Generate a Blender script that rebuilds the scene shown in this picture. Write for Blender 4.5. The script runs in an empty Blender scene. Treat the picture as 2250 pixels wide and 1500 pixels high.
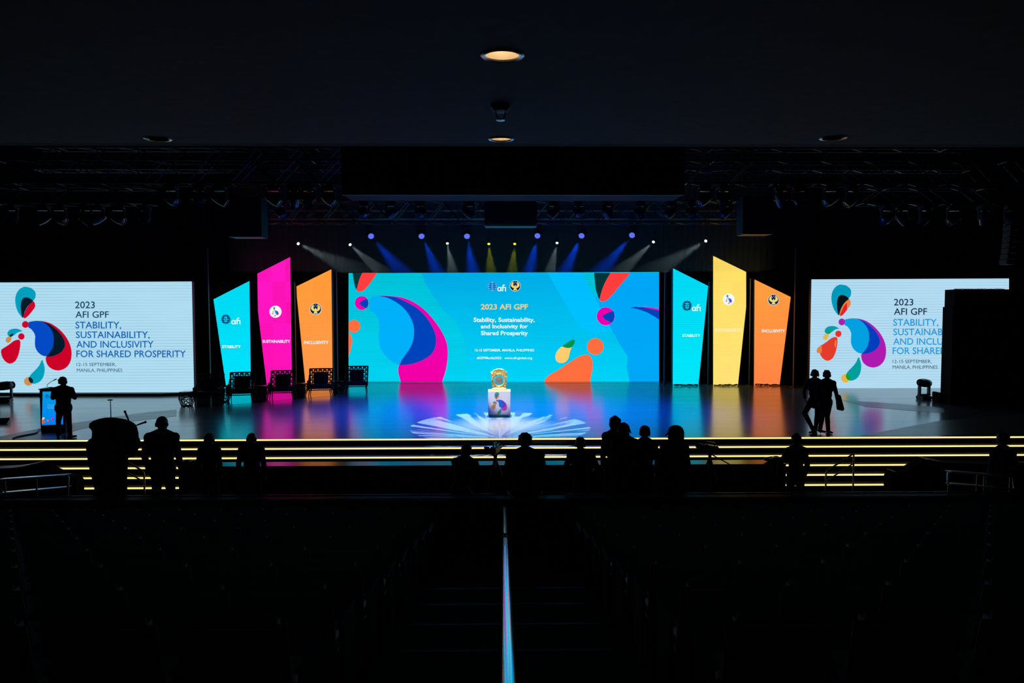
import bpy, bmesh, math, random
from mathutils import Vector, Matrix
random.seed(7)
SC = bpy.context.scene
COL = SC.collection
PI = math.pi
# ------------------------------------------------------------------ camera
F = 1500.0
CAM = Vector((0.0, 0.0, 4.77))
YAW, PITCH, ROLL = 19.0 / F, math.atan(70 / F), 0.0015
fw = Vector((math.sin(YAW) * math.cos(PITCH), math.cos(YAW) * math.cos(PITCH), -math.sin(PITCH)))
rt = fw.cross(Vector((0, 0, 1))).normalized()
up = rt.cross(fw).normalized()
rt2 = rt * math.cos(ROLL) - up * math.sin(ROLL)
up2 = up * math.cos(ROLL) + rt * math.sin(ROLL)
camd = bpy.data.cameras.new('camera')
camd.sensor_width = 36.0
camd.lens = 36.0 * F / 2250.0
camd.clip_start = 0.05
camd.clip_end = 200
camo = bpy.data.objects.new('camera', camd)
COL.objects.link(camo)
M = Matrix.Identity(4)
for i in range(3):
    M[i][0], M[i][1], M[i][2], M[i][3] = rt2[i], up2[i], -fw[i], CAM[i]
camo.matrix_world = M
SC.camera = camo
# ------------------------------------------------------------------ world, view
w = bpy.data.worlds.new('world')
SC.world = w
w.use_nodes = True
w.node_tree.nodes['Background'].inputs[0].default_value = (0.002, 0.004, 0.006, 1)
w.node_tree.nodes['Background'].inputs[1].default_value = 0.3
SC.view_settings.view_transform = 'Standard'
SC.view_settings.look = 'None'
SC.view_settings.exposure = 0.0
SC.view_settings.gamma = 1.0
SC.view_settings.use_curve_mapping = False
SC.cycles.max_bounces = 6
SC.cycles.volume_bounces = 0
SC.cycles.use_light_tree = False
SC.cycles.use_denoising = True
SC.cycles.sample_clamp_indirect = 4.0

def ray(px, py):
    return fw + rt2 * ((px - 1125) / F) - up2 * ((py - 750) / F)
def P(px, py, Y):                     # point of the place seen at a pixel, at depth Y
    d = ray(px, py)
    return CAM + d * ((Y - CAM.y) / d.y)
def PZ(px, py, z):                    # the same, on a level z
    d = ray(px, py)
    return CAM + d * ((z - CAM.z) / d.z)
ST = 1.14                             # stage level

def lin(c):
    c = c / 255.0
    return c / 12.92 if c <= 0.04045 else ((c + 0.055) / 1.055) ** 2.4
def L3(rgb):
    return (lin(rgb[0]), lin(rgb[1]), lin(rgb[2]), 1)

# ------------------------------------------------------------------ spots of the rig (fixtures are built further down for wash_spot and beam_spot only)
def spot(name, loc, target, power, color, size_deg, blend=0.3, radius=0.05):
    d = bpy.data.lights.new(name, 'SPOT')
    d.energy = power
    d.color = color
    d.spot_size = math.radians(size_deg)
    d.spot_blend = blend
    d.shadow_soft_size = radius
    o = bpy.data.objects.new(name, d)
    COL.objects.link(o)
    o.location = loc
    o.rotation_euler = (Vector(target) - Vector(loc)).to_track_quat('-Z', 'Y').to_euler()
    return o
BLUE = [(815, 518, 884), (926, 518, 962), (1026, 518, 1040), (1181, 517, 1163), (1278, 517, 1240), (1389, 516, 1318)]
WHITE = [(655, 535, 790, 'w'), (769, 537, 840, 'w'), (983, 534, 995, 'w'), (1074, 535, 1079, 'y'), (1131, 535, 1125, 'y'),
         (1224, 533, 1208, 'w'), (1436, 531, 1360, 'w'), (1551, 529, 1430, 'w')]
WASHY, BEAMY = 30.8, 31.3
for px, py, tx in BLUE:
    a = P(px, py, WASHY)
    b = P(tx, 600, WASHY + 1.0)
    dirv = (b - a).normalized()
    spot('wash_spot', a + dirv * 0.30, a + dirv * 5, 4200, (0.0, 0.06, 1.0), 30, 1.0, 0.06)
for px, py, tx, c in WHITE:
    a = P(px, py, BEAMY)
    b = P(tx, 600, BEAMY + 0.9)
    dirv = (b - a).normalized()
    spot('beam_spot', a + dirv * 0.09, a + dirv * 5, 760 if c == 'w' else 800, (0.62, 0.86, 0.85) if c == 'w' else (0.75, 0.9, 0.02),
         23, 0.25, 0.04)
# gobo projector over the front of the stage
gc = PZ(1099, 934, ST)
gobo = spot('gobo_spot', (-0.1, 23.3, 8.6), (gc.x, gc.y + 0.1, ST), 20000, (1, 1, 1), 40, 0.03, 0.01)
gd = gobo.data
gd.use_nodes = True
nt = gd.node_tree
nt.nodes.clear()
def N(nt, t, **kw):
    n = nt.nodes.new(t)
    for k, v in kw.items():
        if k.startswith('i_'):
            n.inputs[int(k[2:])].default_value = v
        else:
            setattr(n, k, v)
    return n
def mth(nt, op, a, b=None, clamp=False):
    n = nt.nodes.new('ShaderNodeMath')
    n.operation = op
    n.use_clamp = clamp
    for i, v in enumerate((a, b)):
        if v is None:
            continue
        if isinstance(v, (int, float)):
            n.inputs[i].default_value = v
        else:
            nt.links.new(v, n.inputs[i])
    return n.outputs[0]
GOFF = 0.26
def gobo_nodes(nt):
    tc = N(nt, 'ShaderNodeTexCoord')
    sp = N(nt, 'ShaderNodeSeparateXYZ')
    nt.links.new(tc.outputs['Normal'], sp.inputs[0])
    x = mth(nt, 'DIVIDE', sp.outputs[0], sp.outputs[2])
    y = mth(nt, 'DIVIDE', sp.outputs[1], sp.outputs[2])
    r = mth(nt, 'SQRT', mth(nt, 'ADD', mth(nt, 'MULTIPLY', x, x), mth(nt, 'MULTIPLY', y, y)))
    ang = mth(nt, 'ARCTAN2', x, mth(nt, 'ADD', y, GOFF))
    cs = mth(nt, 'COSINE', ang)
    sn = mth(nt, 'SINE', ang)
    cb = N(nt, 'ShaderNodeCombineXYZ')
    nt.links.new(mth(nt, 'MULTIPLY', cs, 13.0), cb.inputs[0])
    nt.links.new(mth(nt, 'MULTIPLY', sn, 13.0), cb.inputs[1])
    nt.links.new(mth(nt, 'MULTIPLY', r, 2.0), cb.inputs[2])
    no = N(nt, 'ShaderNodeTexNoise')
    no.inputs['Scale'].default_value = 1.0
    no.inputs['Detail'].default_value = 2.0
    nt.links.new(cb.outputs[0], no.inputs['Vector'])
    th = mth(nt, 'MULTIPLY', mth(nt, 'SUBTRACT', no.outputs[0], 0.475), 80, True)
    # the centre stays filled with a soft warm pool
    core = mth(nt, 'MULTIPLY', mth(nt, 'SUBTRACT', 1.0, mth(nt, 'MULTIPLY', mth(nt, 'SUBTRACT', r, 0.06), 5.0, True)), 0.95)
    val = mth(nt, 'MAXIMUM', th, core)
    mx = N(nt, 'ShaderNodeMix', data_type='RGBA')
    nt.links.new(core, mx.inputs[0])
    mx.inputs[6].default_value = (0.55, 0.80, 1.0, 1)
    mx.inputs[7].default_value = (1.0, 0.93, 0.30, 1)
    em = N(nt, 'ShaderNodeEmission')
    nt.links.new(mx.outputs[2], em.inputs[0])
    nt.links.new(val, em.inputs[1])
    ou = N(nt, 'ShaderNodeOutputLight')
    nt.links.new(em.outputs[0], ou.inputs[0])
gobo_nodes(nt)
for xx, tx in ((-4.6, -3.4), (-1.7, -1.2), (1.9, 1.4), (4.8, 3.6)):
    spot('stage_wash_spot', (xx, 24.4, 7.5), (tx, 24.4, ST), 4300, (0.0, 0.08, 1.0), 108, 1.0, 0.15)
spot('front_spot', (-1.2, 18.3, 8.3), (P(1097, 862, 23).x, 23.0, 2.15), 3100, (1.0, 0.97, 0.92), 9.5, 0.6, 0.05)

# ------------------------------------------------------------------ materials
MATS = {}
def mat(name, base, rough=0.6, metal=0.0, bump=None, spec=0.5, var=0.0, em=None, trans=0.0):
    if name in MATS:
        return MATS[name]
    m = bpy.data.materials.new(name)
    m.use_nodes = True
    nt = m.node_tree
    b = nt.nodes['Principled BSDF']
    b.inputs['Base Color'].default_value = (*base, 1)
    b.inputs['Roughness'].default_value = rough
    b.inputs['Metallic'].default_value = metal
    b.inputs['Specular IOR Level'].default_value = spec
    if trans:
        b.inputs['Transmission Weight'].default_value = trans
    tc = N(nt, 'ShaderNodeTexCoord')
    if var:
        no = N(nt, 'ShaderNodeTexNoise')
        no.inputs['Scale'].default_value = 9
        nt.links.new(tc.outputs['Object'], no.inputs['Vector'])
        mx = N(nt, 'ShaderNodeMix', data_type='RGBA')
        nt.links.new(no.outputs[0], mx.inputs[0])
        mx.inputs[6].default_value = tuple(c * (1 - var) for c in base) + (1,)
        mx.inputs[7].default_value = tuple(min(1, c * (1 + var)) for c in base) + (1,)
        nt.links.new(mx.outputs[2], b.inputs['Base Color'])
    if bump:
        sc, st = bump[:2]
        no = N(nt, 'ShaderNodeTexNoise')
        no.inputs['Scale'].default_value = sc
        no.inputs['Detail'].default_value = 4
        if len(bump) > 2:
            mp = N(nt, 'ShaderNodeMapping')
            mp.inputs['Scale'].default_value = bump[2]
            nt.links.new(tc.outputs['Object'], mp.inputs[0])
            nt.links.new(mp.outputs[0], no.inputs['Vector'])
        else:
            nt.links.new(tc.outputs['Object'], no.inputs['Vector'])
        bp = N(nt, 'ShaderNodeBump')
        bp.inputs['Strength'].default_value = st
        nt.links.new(no.outputs[0], bp.inputs['Height'])
        nt.links.new(bp.outputs[0], b.inputs['Normal'])
    MATS[name] = m
    return m
def emat(name, rgb, strength=1.0, stripe=0.0, period=0.1, patch=0.0, rgb2=None):
    """lit LED picture; stripe = the dark gaps between LED rows"""
    if name in MATS:
        return MATS[name]
    m = bpy.data.materials.new(name)
    m.use_nodes = True
    nt = m.node_tree
    nt.nodes.clear()
    ou = N(nt, 'ShaderNodeOutputMaterial')
    em = N(nt, 'ShaderNodeEmission')
    em.inputs[0].default_value = L3(rgb)
    em.inputs[1].default_value = strength
    nt.links.new(em.outputs[0], ou.inputs[0])
    tc = N(nt, 'ShaderNodeTexCoord')
    if rgb2:
        sp0 = N(nt, 'ShaderNodeSeparateXYZ')
        nt.links.new(tc.outputs['Generated'], sp0.inputs[0])
        mx = N(nt, 'ShaderNodeMix', data_type='RGBA')
        nt.links.new(sp0.outputs[2], mx.inputs[0])
        mx.inputs[6].default_value = L3(rgb2)
        mx.inputs[7].default_value = L3(rgb)
        nt.links.new(mx.outputs[2], em.inputs[0])
    if stripe:
        sp = N(nt, 'ShaderNodeSeparateXYZ')
        nt.links.new(tc.outputs['Object'], sp.inputs[0])
        fr = mth(nt, 'FRACT', mth(nt, 'DIVIDE', sp.outputs[2], period))
        ln = mth(nt, 'GREATER_THAN', fr, 0.72)
        no = N(nt, 'ShaderNodeTexNoise')
        no.inputs['Scale'].default_value = 0.55
        mp = N(nt, 'ShaderNodeMapping')
        mp.inputs['Scale'].default_value = (0.35, 1, 2.2)
        nt.links.new(tc.outputs['Object'], mp.inputs[0])
        nt.links.new(mp.outputs[0], no.inputs['Vector'])
        amt = mth(nt, 'MULTIPLY', mth(nt, 'SUBTRACT', no.outputs[0], 0.28), 2.6, True)
        v = mth(nt, 'SUBTRACT', 1.06, mth(nt, 'MULTIPLY', mth(nt, 'MULTIPLY', ln, amt), stripe))
        if patch:
            mp2 = N(nt, 'ShaderNodeMapping')
            mp2.inputs['Scale'].default_value = (1.6, 1, 1.0)
            nt.links.new(tc.outputs['Object'], mp2.inputs[0])
            fl = N(nt, 'ShaderNodeVectorMath', operation='FLOOR')
            nt.links.new(mp2.outputs[0], fl.inputs[0])
            wn = N(nt, 'ShaderNodeTexWhiteNoise')
            nt.links.new(fl.outputs[0], wn.inputs[0])
            v = mth(nt, 'MULTIPLY', v, mth(nt, 'ADD', 1.0 - patch / 2, mth(nt, 'MULTIPLY', wn.outputs[0], patch)))
        nt.links.new(mth(nt, 'MULTIPLY', v, strength), em.inputs[1])
    MATS[name] = m
    return m

BLK = mat('black_paint', (0.012, 0.013, 0.015), 0.55)
BLKG = mat('black_gloss', (0.012, 0.012, 0.014), 0.22)
CLOTH = mat('black_cloth', (0.010, 0.011, 0.013), 0.95, bump=(60, 0.3))
DARKM = mat('dark_metal', (0.05, 0.05, 0.055), 0.38, 0.9)
STEEL = mat('polished_steel', (0.72, 0.74, 0.76), 0.12, 1.0)
STEELD = mat('brushed_steel', (0.32, 0.33, 0.35), 0.3, 1.0)
GOLD = mat('gold_leaf', (0.92, 0.62, 0.14), 0.42, 0.45, bump=(60, 1.0))
WHITEP = mat('white_paint', (0.82, 0.84, 0.88), 0.5)
SEATF = mat('seat_fabric', (0.26, 0.27, 0.28), 0.6, bump=(80, 0.15), spec=1.0)
SKIN = mat('skin', (0.12, 0.065, 0.04), 0.6)
HAIR = mat('hair', (0.006, 0.005, 0.005), 0.6, bump=(120, 0.8))
SUIT = mat('suit_cloth', (0.008, 0.009, 0.013), 0.85)
SHIRTG = mat('grey_shirt', (0.03, 0.04, 0.045), 0.85)
TROU = mat('trouser_cloth', (0.006, 0.006, 0.008), 0.9)
SHOE = mat('shoe_leather', (0.006, 0.006, 0.006), 0.4)
EYE = mat('eye_white', (0.5, 0.5, 0.5), 0.3)
RATTAN = mat('dark_rattan', (0.008, 0.007, 0.007), 0.7)
CUSH = mat('cushion_leather', (0.02, 0.024, 0.03), 0.6)
PLASTIC = mat('clear_plastic', (0.25, 0.3, 0.33), 0.15)

# ------------------------------------------------------------------ mesh helpers
class MB:
    def __init__(s):
        s.v, s.f, s.m, s.cur = [], [], [], 0
    def mi(s, i):
        s.cur = i
        return s
    def poly(s, pts):
        n = len(s.v)
        s.v += [Vector(p) for p in pts]
        s.f.append(list(range(n, n + len(pts))))
        s.m.append(s.cur)
    def hexa(s, p):                    # 8 points: bottom 4 (ccw), top 4
        n = len(s.v)
        s.v += [Vector(q) for q in p]
        for f in ((3, 2, 1, 0), (4, 5, 6, 7), (0, 1, 5, 4), (1, 2, 6, 5), (2, 3, 7, 6), (3, 0, 4, 7)):
            s.f.append([n + k for k in f])
            s.m.append(s.cur)
    def box(s, x0, x1, y0, y1, z0, z1):
        s.hexa([(x0, y0, z0), (x1, y0, z0), (x1, y1, z0), (x0, y1, z0), (x0, y0, z1), (x1, y0, z1), (x1, y1, z1), (x0, y1, z1)])
    def rbox(s, x0, x1, y0, y1, z0, z1, r=0.03, seg=3, tilt=None):
        bm = bmesh.new()
        bmesh.ops.create_cube(bm, size=1)
        for v in bm.verts:
            v.co = Vector(((x0 + x1) / 2 + v.co.x * (x1 - x0), (y0 + y1) / 2 + v.co.y * (y1 - y0), (z0 + z1) / 2 + v.co.z * (z1 - z0)))
        bmesh.ops.bevel(bm, geom=bm.edges[:], offset=r, segments=seg, affect='EDGES')
        if tilt:
            bm.transform(tilt)
        s.bm(bm)
    def bm(s, bm):
        n = len(s.v)
        bm.verts.index_update()
        s.v += [v.co.copy() for v in bm.verts]
        for f in bm.faces:
            s.f.append([n + v.index for v in f.verts])
            s.m.append(s.cur)
        bm.free()
    def prism(s, pts, d):              # polygon extruded along vector d
        n = len(s.v)
        k = len(pts)
        d = Vector(d)
        s.v += [Vector(p) for p in pts] + [Vector(p) + d for p in pts]
        s.f.append(list(range(n, n + k))[::-1])
        s.f.append(list(range(n + k, n + 2 * k)))
        s.m += [s.cur] * 2
        for i in range(k):
            j = (i + 1) % k
            s.f.append([n + i, n + j, n + k + j, n + k + i])
            s.m.append(s.cur)
    def rod(s, a, b, r0, r1=None, seg=10, caps=True):
        a, b = Vector(a), Vector(b)
        r1 = r0 if r1 is None else r1
        d = (b - a)
        if d.length < 1e-6:
            return
        q = d.normalized().to_track_quat('Z', 'Y')
        n = len(s.v)
        for p, r in ((a, r0), (b, r1)):
            for i in range(seg):
                t = 2 * PI * i / seg
                s.v.append(p + q @ Vector((math.cos(t) * r, math.sin(t) * r, 0)))
        for i in range(seg):
            j = (i + 1) % seg
            s.f.append([n + i, n + j, n + seg + j, n + seg + i])
            s.m.append(s.cur)
        if caps:
            s.f.append([n + i for i in range(seg)][::-1])
            s.f.append([n + seg + i for i in range(seg)])
            s.m += [s.cur] * 2
    def tube(s, pts, r, seg=10):
        pts = [Vector(p) for p in pts]
        rr = r if isinstance(r, (list, tuple)) else [r] * len(pts)
        n = len(s.v)
        q = None
        for i, p in enumerate(pts):
            d = (pts[min(i + 1, len(pts) - 1)] - pts[max(i - 1, 0)]).normalized()
            if q is None:
                q = d.to_track_quat('Z', 'Y')
            else:
                z = q @ Vector((0, 0, 1))
                q = z.rotation_difference(d) @ q
            for k in range(seg):
                t = 2 * PI * k / seg
                s.v.append(p + q @ Vector((math.cos(t) * rr[i], math.sin(t) * rr[i], 0)))
        for i in range(len(pts) - 1):
            for k in range(seg):
                j = (k + 1) % seg
                a = n + i * seg
                s.f.append([a + k, a + j, a + seg + j, a + seg + k])
                s.m.append(s.cur)
        s.f.append([n + k for k in range(seg)][::-1])
        s.f.append([n + (len(pts) - 1) * seg + k for k in range(seg)])
        s.m += [s.cur] * 2
    def ball(s, c, r, sx=1, sy=1, sz=1, u=12, v=8, rot=None):
        c = Vector(c)
        n = len(s.v)
        pts = [Vector((0, 0, r * sz))]
        for i in range(1, v):
            a = PI * i / v
            for k in range(u):
                t = 2 * PI * k / u
                pts.append(Vector((math.sin(a) * math.cos(t) * r * sx, math.sin(a) * math.sin(t) * r * sy, math.cos(a) * r * sz)))
        pts.append(Vector((0, 0, -r * sz)))
        if rot is not None:
            pts = [rot @ p for p in pts]
        s.v += [c + p for p in pts]
        for k in range(u):
            s.f.append([n, n + 1 + k, n + 1 + (k + 1) % u])
            s.m.append(s.cur)
            for i in range(v - 2):
                a = n + 1 + i * u
                s.f.append([a + k, a + u + k, a + u + (k + 1) % u, a + (k + 1) % u])
                s.m.append(s.cur)
            a = n + 1 + (v - 2) * u
            s.f.append([a + k, n + 1 + (v - 1) * u, a + (k + 1) % u])
            s.m.append(s.cur)
    def cap(s, a, b, r0, r1, u=12):    # tapered capsule
        s.rod(a, b, r0, r1, seg=u)
        s.ball(a, r0, u=u)
        s.ball(b, r1, u=u)
    def lathe(s, c, prof, seg=24):     # prof: (r, z) list, around z through c
        c = Vector(c)
        n = len(s.v)
        for r, z in prof:
            for k in range(seg):
                t = 2 * PI * k / seg
                s.v.append(c + Vector((r * math.cos(t), r * math.sin(t), z)))
        for i in range(len(prof) - 1):
            for k in range(seg):
                j = (k + 1) % seg
                a = n + i * seg
                s.f.append([a + k, a + j, a + seg + j, a + seg + k])
                s.m.append(s.cur)
    def torus(s, c, R, r, ax='y', a0=0, a1=2 * PI, seg=32, sec=8):
        pts = []
        for i in range(seg + 1):
            t = a0 + (a1 - a0) * i / seg
            o = Vector((math.cos(t) * R, 0, math.sin(t) * R)) if ax == 'y' else Vector((math.cos(t) * R, math.sin(t) * R, 0))
            pts.append(Vector(c) + o)
        s.tube(pts, r, sec)
    def mesh(s, name, origin=(0, 0, 0)):
        me = bpy.data.meshes.new(name)
        o = Vector(origin)
        me.from_pydata([v - o for v in s.v], [], s.f)
        me.polygons.foreach_set('material_index', s.m)
        me.update()
        return me
    def build(s, name, mats, parent=None, origin=(0, 0, 0), loc=None, smooth=False, normals=True):
        me = s.mesh(name, origin)
        if not isinstance(mats, (list, tuple)):
            mats = [mats]
        for m in mats:
            me.materials.append(m)
        if normals:
            bm = bmesh.new()
            bm.from_mesh(me)
            bmesh.ops.recalc_face_normals(bm, faces=bm.faces[:])
            bm.to_mesh(me)
            bm.free()
        if smooth:
            me.polygons.foreach_set('use_smooth', [True] * len(me.polygons))
            try:
                me.set_sharp_from_angle(angle=math.radians(40))
            except Exception:
                pass
        ob = bpy.data.objects.new(name, me)
        COL.objects.link(ob)
        if parent is not None:
            ob.parent = parent
        if loc is not None:
            ob.location = loc
        elif parent is None:
            ob.location = origin
        return ob
def tag(o, label, cat, group=None, kind=None):
    o['label'] = label
    o['category'] = cat
    if group:
        o['group'] = group
    if kind:
        o['kind'] = kind
    return o
def thing(name, label, cat, loc=(0, 0, 0), rz=0, group=None):
    o = bpy.data.objects.new(name, None)
    COL.objects.link(o)
    o.location = loc
    o.rotation_euler = (0, 0, rz)
    o.empty_display_size = 0.2
    return tag(o, label, cat, group)
def struct(o):
    o['kind'] = 'structure'
    return o
def copy_tree(o, parent=None):
    c = o.copy()
    COL.objects.link(c)
    c.parent = parent
    for ch in list(o.children):
        copy_tree(ch, c)
    return c
def place(first, used, make_loc, rz, label):
    o = first if not used[0] else copy_tree(first)
    used[0] = True
    o.location = make_loc
    o.rotation_euler = (0, 0, rz)
    o['label'] = label
    return o

# ------------------------------------------------------------------ the room
def glossy_floor(name, base, rough, seam):
    m = bpy.data.materials.new(name)
    m.use_nodes = True
    nt = m.node_tree
    b = nt.nodes['Principled BSDF']
    b.inputs['IOR'].default_value = 1.72
    tc = N(nt, 'ShaderNodeTexCoord')
    sp = N(nt, 'ShaderNodeSeparateXYZ')
    nt.links.new(tc.outputs['Object'], sp.inputs[0])
    mp = N(nt, 'ShaderNodeMapping')
    mp.inputs['Scale'].default_value = (0.22, 2.6, 1)
    nt.links.new(tc.outputs['Object'], mp.inputs[0])
    no = N(nt, 'ShaderNodeTexNoise')
    no.inputs['Scale'].default_value = 1.0
    no.inputs['Detail'].default_value = 3
    nt.links.new(mp.outputs[0], no.inputs['Vector'])
    nt.links.new(mth(nt, 'ADD', rough - 0.05, mth(nt, 'MULTIPLY', no.outputs[0], 0.10)), b.inputs['Roughness'])
    fr = mth(nt, 'FRACT', mth(nt, 'DIVIDE', sp.outputs[1], seam))
    sl = mth(nt, 'LESS_THAN', fr, 0.018)
    mx = N(nt, 'ShaderNodeMix', data_type='RGBA')
    nt.links.new(sl, mx.inputs[0])
    mx.inputs[6].default_value = (*base, 1)
    mx.inputs[7].default_value = tuple(c * 0.3 for c in base) + (1,)
    nt.links.new(mx.outputs[2], b.inputs['Base Color'])
    bp = N(nt, 'ShaderNodeBump')
    bp.inputs['Strength'].default_value = 0.25
    bp.inputs['Distance'].default_value = 0.02
    h = mth(nt, 'SUBTRACT', mth(nt, 'MULTIPLY', no.outputs[0], 0.35), mth(nt, 'MULTIPLY', sl, 0.15))
    nt.links.new(h, bp.inputs['Height'])
    nt.links.new(bp.outputs[0], b.inputs['Normal'])
    return m
STAGEM = glossy_floor('stage_boards', (0.105, 0.125, 0.16), 0.19, 2.03)
STRIPM = glossy_floor('stage_vinyl', (0.03, 0.03, 0.035), 0.07, 50)
BANDM = glossy_floor('stage_band', (0.12, 0.115, 0.12), 0.34, 50)
WALLM = mat('dark_wall', (0.03, 0.035, 0.04), 0.9, bump=(4, 0.2))
CARPET = mat('dark_carpet', (0.012, 0.012, 0.014), 0.95, bump=(150, 0.4))
SOFF = mat('rough_plaster', (0.040, 0.074, 0.062), 0.85, bump=(5.5, 1.0, (0.35, 1.6, 1)), var=0.35)
NOSE = mat('step_nosing', (0.03, 0.03, 0.03), 0.3)

m = MB(); m.box(-30, 30, 10.4, 40, -0.2, 0.0); struct(m.build('floor', CARPET))
m = MB(); m.box(-28, 28, 19.2, 36.5, 0.0, ST); struct(m.build('floor', STAGEM)).name = 'floor_stage'
m = MB()
for n in range(1, 6):
    m.box(-28, 28, 19.2 - 0.31 * n, 19.2 - 0.31 * (n - 1) + (0.0), 0.0, ST - 0.19 * n)
struct(m.build('floor_steps', BLK))
LED = emat('warm_led', (255, 226, 140), 1.25)
step_words = ['top edge of the stage', 'first step below the stage edge', 'second step below the stage edge', 'third step below the stage edge',
              'fourth step below the stage edge', 'bottom step of the stage stairs']
HOUS = mat('led_profile', (0.05, 0.05, 0.05), 0.4)
for n in range(6):
    y = 19.2 - 0.31 * n
    z = ST - 0.19 * n
    x0, x1 = -16.5, 16.5
    t = thing('led_strip', 'warm yellow LED light strip along the ' + step_words[n], 'light strip', (0, y, z), 0, 'LED strips on the stage steps')
    m = MB(); m.box(x0, x1, y - 0.022, y, z - 0.052, z - 0.006); m.build('diffuser', LED, t, t.location)
    m = MB(); m.box(x0, x1, y - 0.026, y, z - 0.006, z + 0.002); m.box(x0, x1, y - 0.026, y, z - 0.058, z - 0.052)
    m.build('profile', HOUS, t, t.location)
m = MB(); m.box(-30, 30, 36.5, 36.8, 0, 14); struct(m.build('wall_back', WALLM))
m = MB(); m.box(-30.3, -30, -4, 36.8, 0, 14); struct(m.build('wall_left', WALLM))
m = MB(); m.box(30, 30.3, -4, 36.8, 0, 14); struct(m.build('wall_right', WALLM))
m = MB(); m.box(-30.3, 30.3, -4.3, -4, 0, 14); struct(m.build('wall_rear', WALLM))
m = MB(); m.box(-30.3, 30.3, -4.3, 36.8, 14, 14.3); struct(m.build('ceiling_high', WALLM))
# balcony soffit with round holes for the downlights
def sz(y):
    return 5.95 + 0.07 * y
DL = [(1104, 122), (1101, 305.5), (347, 305), (1831, 303)]
def soffit_hit(px, py):
    d = ray(px, py)
    t = (5.95 - CAM.z) / (d.z - 0.07 * d.y)
    return CAM + d * t
dlp = [soffit_hit(*q) for q in DL]
EDGEY = 6.95
bm = bmesh.new()
def loop(bm, pts):
    vs = [bm.verts.new(p) for p in pts]
    return [bm.edges.new((vs[i], vs[(i + 1) % len(vs)])) for i in range(len(vs))]
es = loop(bm, [(-14, -4, sz(-4)), (14, -4, sz(-4)), (14, EDGEY, sz(EDGEY)), (-14, EDGEY, sz(EDGEY))])
HR = 0.105
for p in dlp:
    es += loop(bm, [(p.x + HR * math.cos(2 * PI * k / 28), p.y + HR * math.sin(2 * PI * k / 28), sz(p.y + HR * math.sin(2 * PI * k / 28))) for k in range(28)])
bmesh.ops.triangle_fill(bm, edges=es, use_beauty=True)
m = MB(); m.bm(bm)
m.box(-14, 14, EDGEY, EDGEY + 0.12, sz(EDGEY), 8.9)
m.box(-14.2, -14, -4, EDGEY + 0.12, 3, 8.9)
m.box(14, 14.2, -4, EDGEY + 0.12, 3, 8.9)
m.box(-14, 14, -4, EDGEY, 8.8, 8.9)
struct(m.build('ceiling', SOFF, normals=False))
# raked seating terrace and cross aisle
PITCHR = 0.85
def back_top(Y):
    return 3.99 - 0.213 * Y
rows = [3.2 + PITCHR * k for k in range(9)]
m = MB()
for k, Y in enumerate([3.2 - PITCHR * 4, 3.2 - PITCHR * 3, 3.2 - PITCHR * 2, 3.2 - PITCHR] + rows):
    fz = back_top(Y) - 0.95
    y0, y1 = Y - 0.30, Y - 0.30 + PITCHR
    m.box(-14, 14, y0, y1, 0, fz)
    m.box(-1.0, 1.06, y1, y1 + 0.30, 0, fz - 0.09)
m.box(-14, 14, -4, 3.2 - PITCHR * 4 - 0.3, 0, back_top(3.2 - PITCHR * 4) - 0.95)
m.box(-14, 14, rows[-1] + 0.55, 13.2, 0, 0.86)
struct(m.build('floor_terrace', CARPET))
CA = 0.86
m = MB()
for Y in rows[:8]:
    y1 = Y - 0.30 + PITCHR
    m.box(-1.0, 1.06, y1 - 0.03, y1 + 0.004, back_top(Y) - 0.95 - 0.012, back_top(Y) - 0.95 + 0.004)
struct(m.build('trim_1', NOSE))
# parapet in front of the seats, with two thin bright rails
a = P(1125, 1084.5, 10.98); b = P(1125, 1091.5, 10.78)
m = MB()
m.box(-10.5, 8.35, 10.78, 10.98, CA - 0.05, a.z - 0.03)
pt = thing('parapet', 'low black parapet with two thin metal rails between the seats and the cross aisle', 'wall', (0, 10.88, CA))
m.build('wall_body', BLK, pt, pt.location)
for yy, zz, wd in ((10.99, a.z - 0.012, 'far upper'), (10.77, b.z - 0.012, 'near lower')):
    m = MB(); m.rod((-10.5, yy, zz), (-0.12 if 1 else 0, yy, zz), 0.012); m.rod((0.98, yy, zz), (8.3, yy, zz), 0.012)
    for x in [-10.4 + 1.3 * i for i in range(8)] + [1.1 + 1.2 * i for i in range(7)]:
        m.rod((x, yy, zz), (x, 10.88, a.z - 0.05), 0.006, seg=6)
    m.build('rail', STEELD, pt, pt.location, smooth=True)
# orchestra pit barrier
c0 = P(392, 1027, 15.2); c1 = P(1727, 1024, 15.2)
PITZ = c0.z
m = MB(); m.box(c0.x, c1.x, 15.2, 15.62, 0, PITZ)
pb = thing('pit_barrier', 'long black barrier with glossy top below the stage stairs', 'barrier', ((c0.x + c1.x) / 2, 15.4, 0))
m.build('body', BLK, pb, pb.location)
m = MB(); m.rbox(c0.x - 0.01, c1.x + 0.01, 15.19, 15.63, PITZ, PITZ + 0.025, 0.008, 2); m.build('top_board', BLKG, pb, pb.location)

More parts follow.
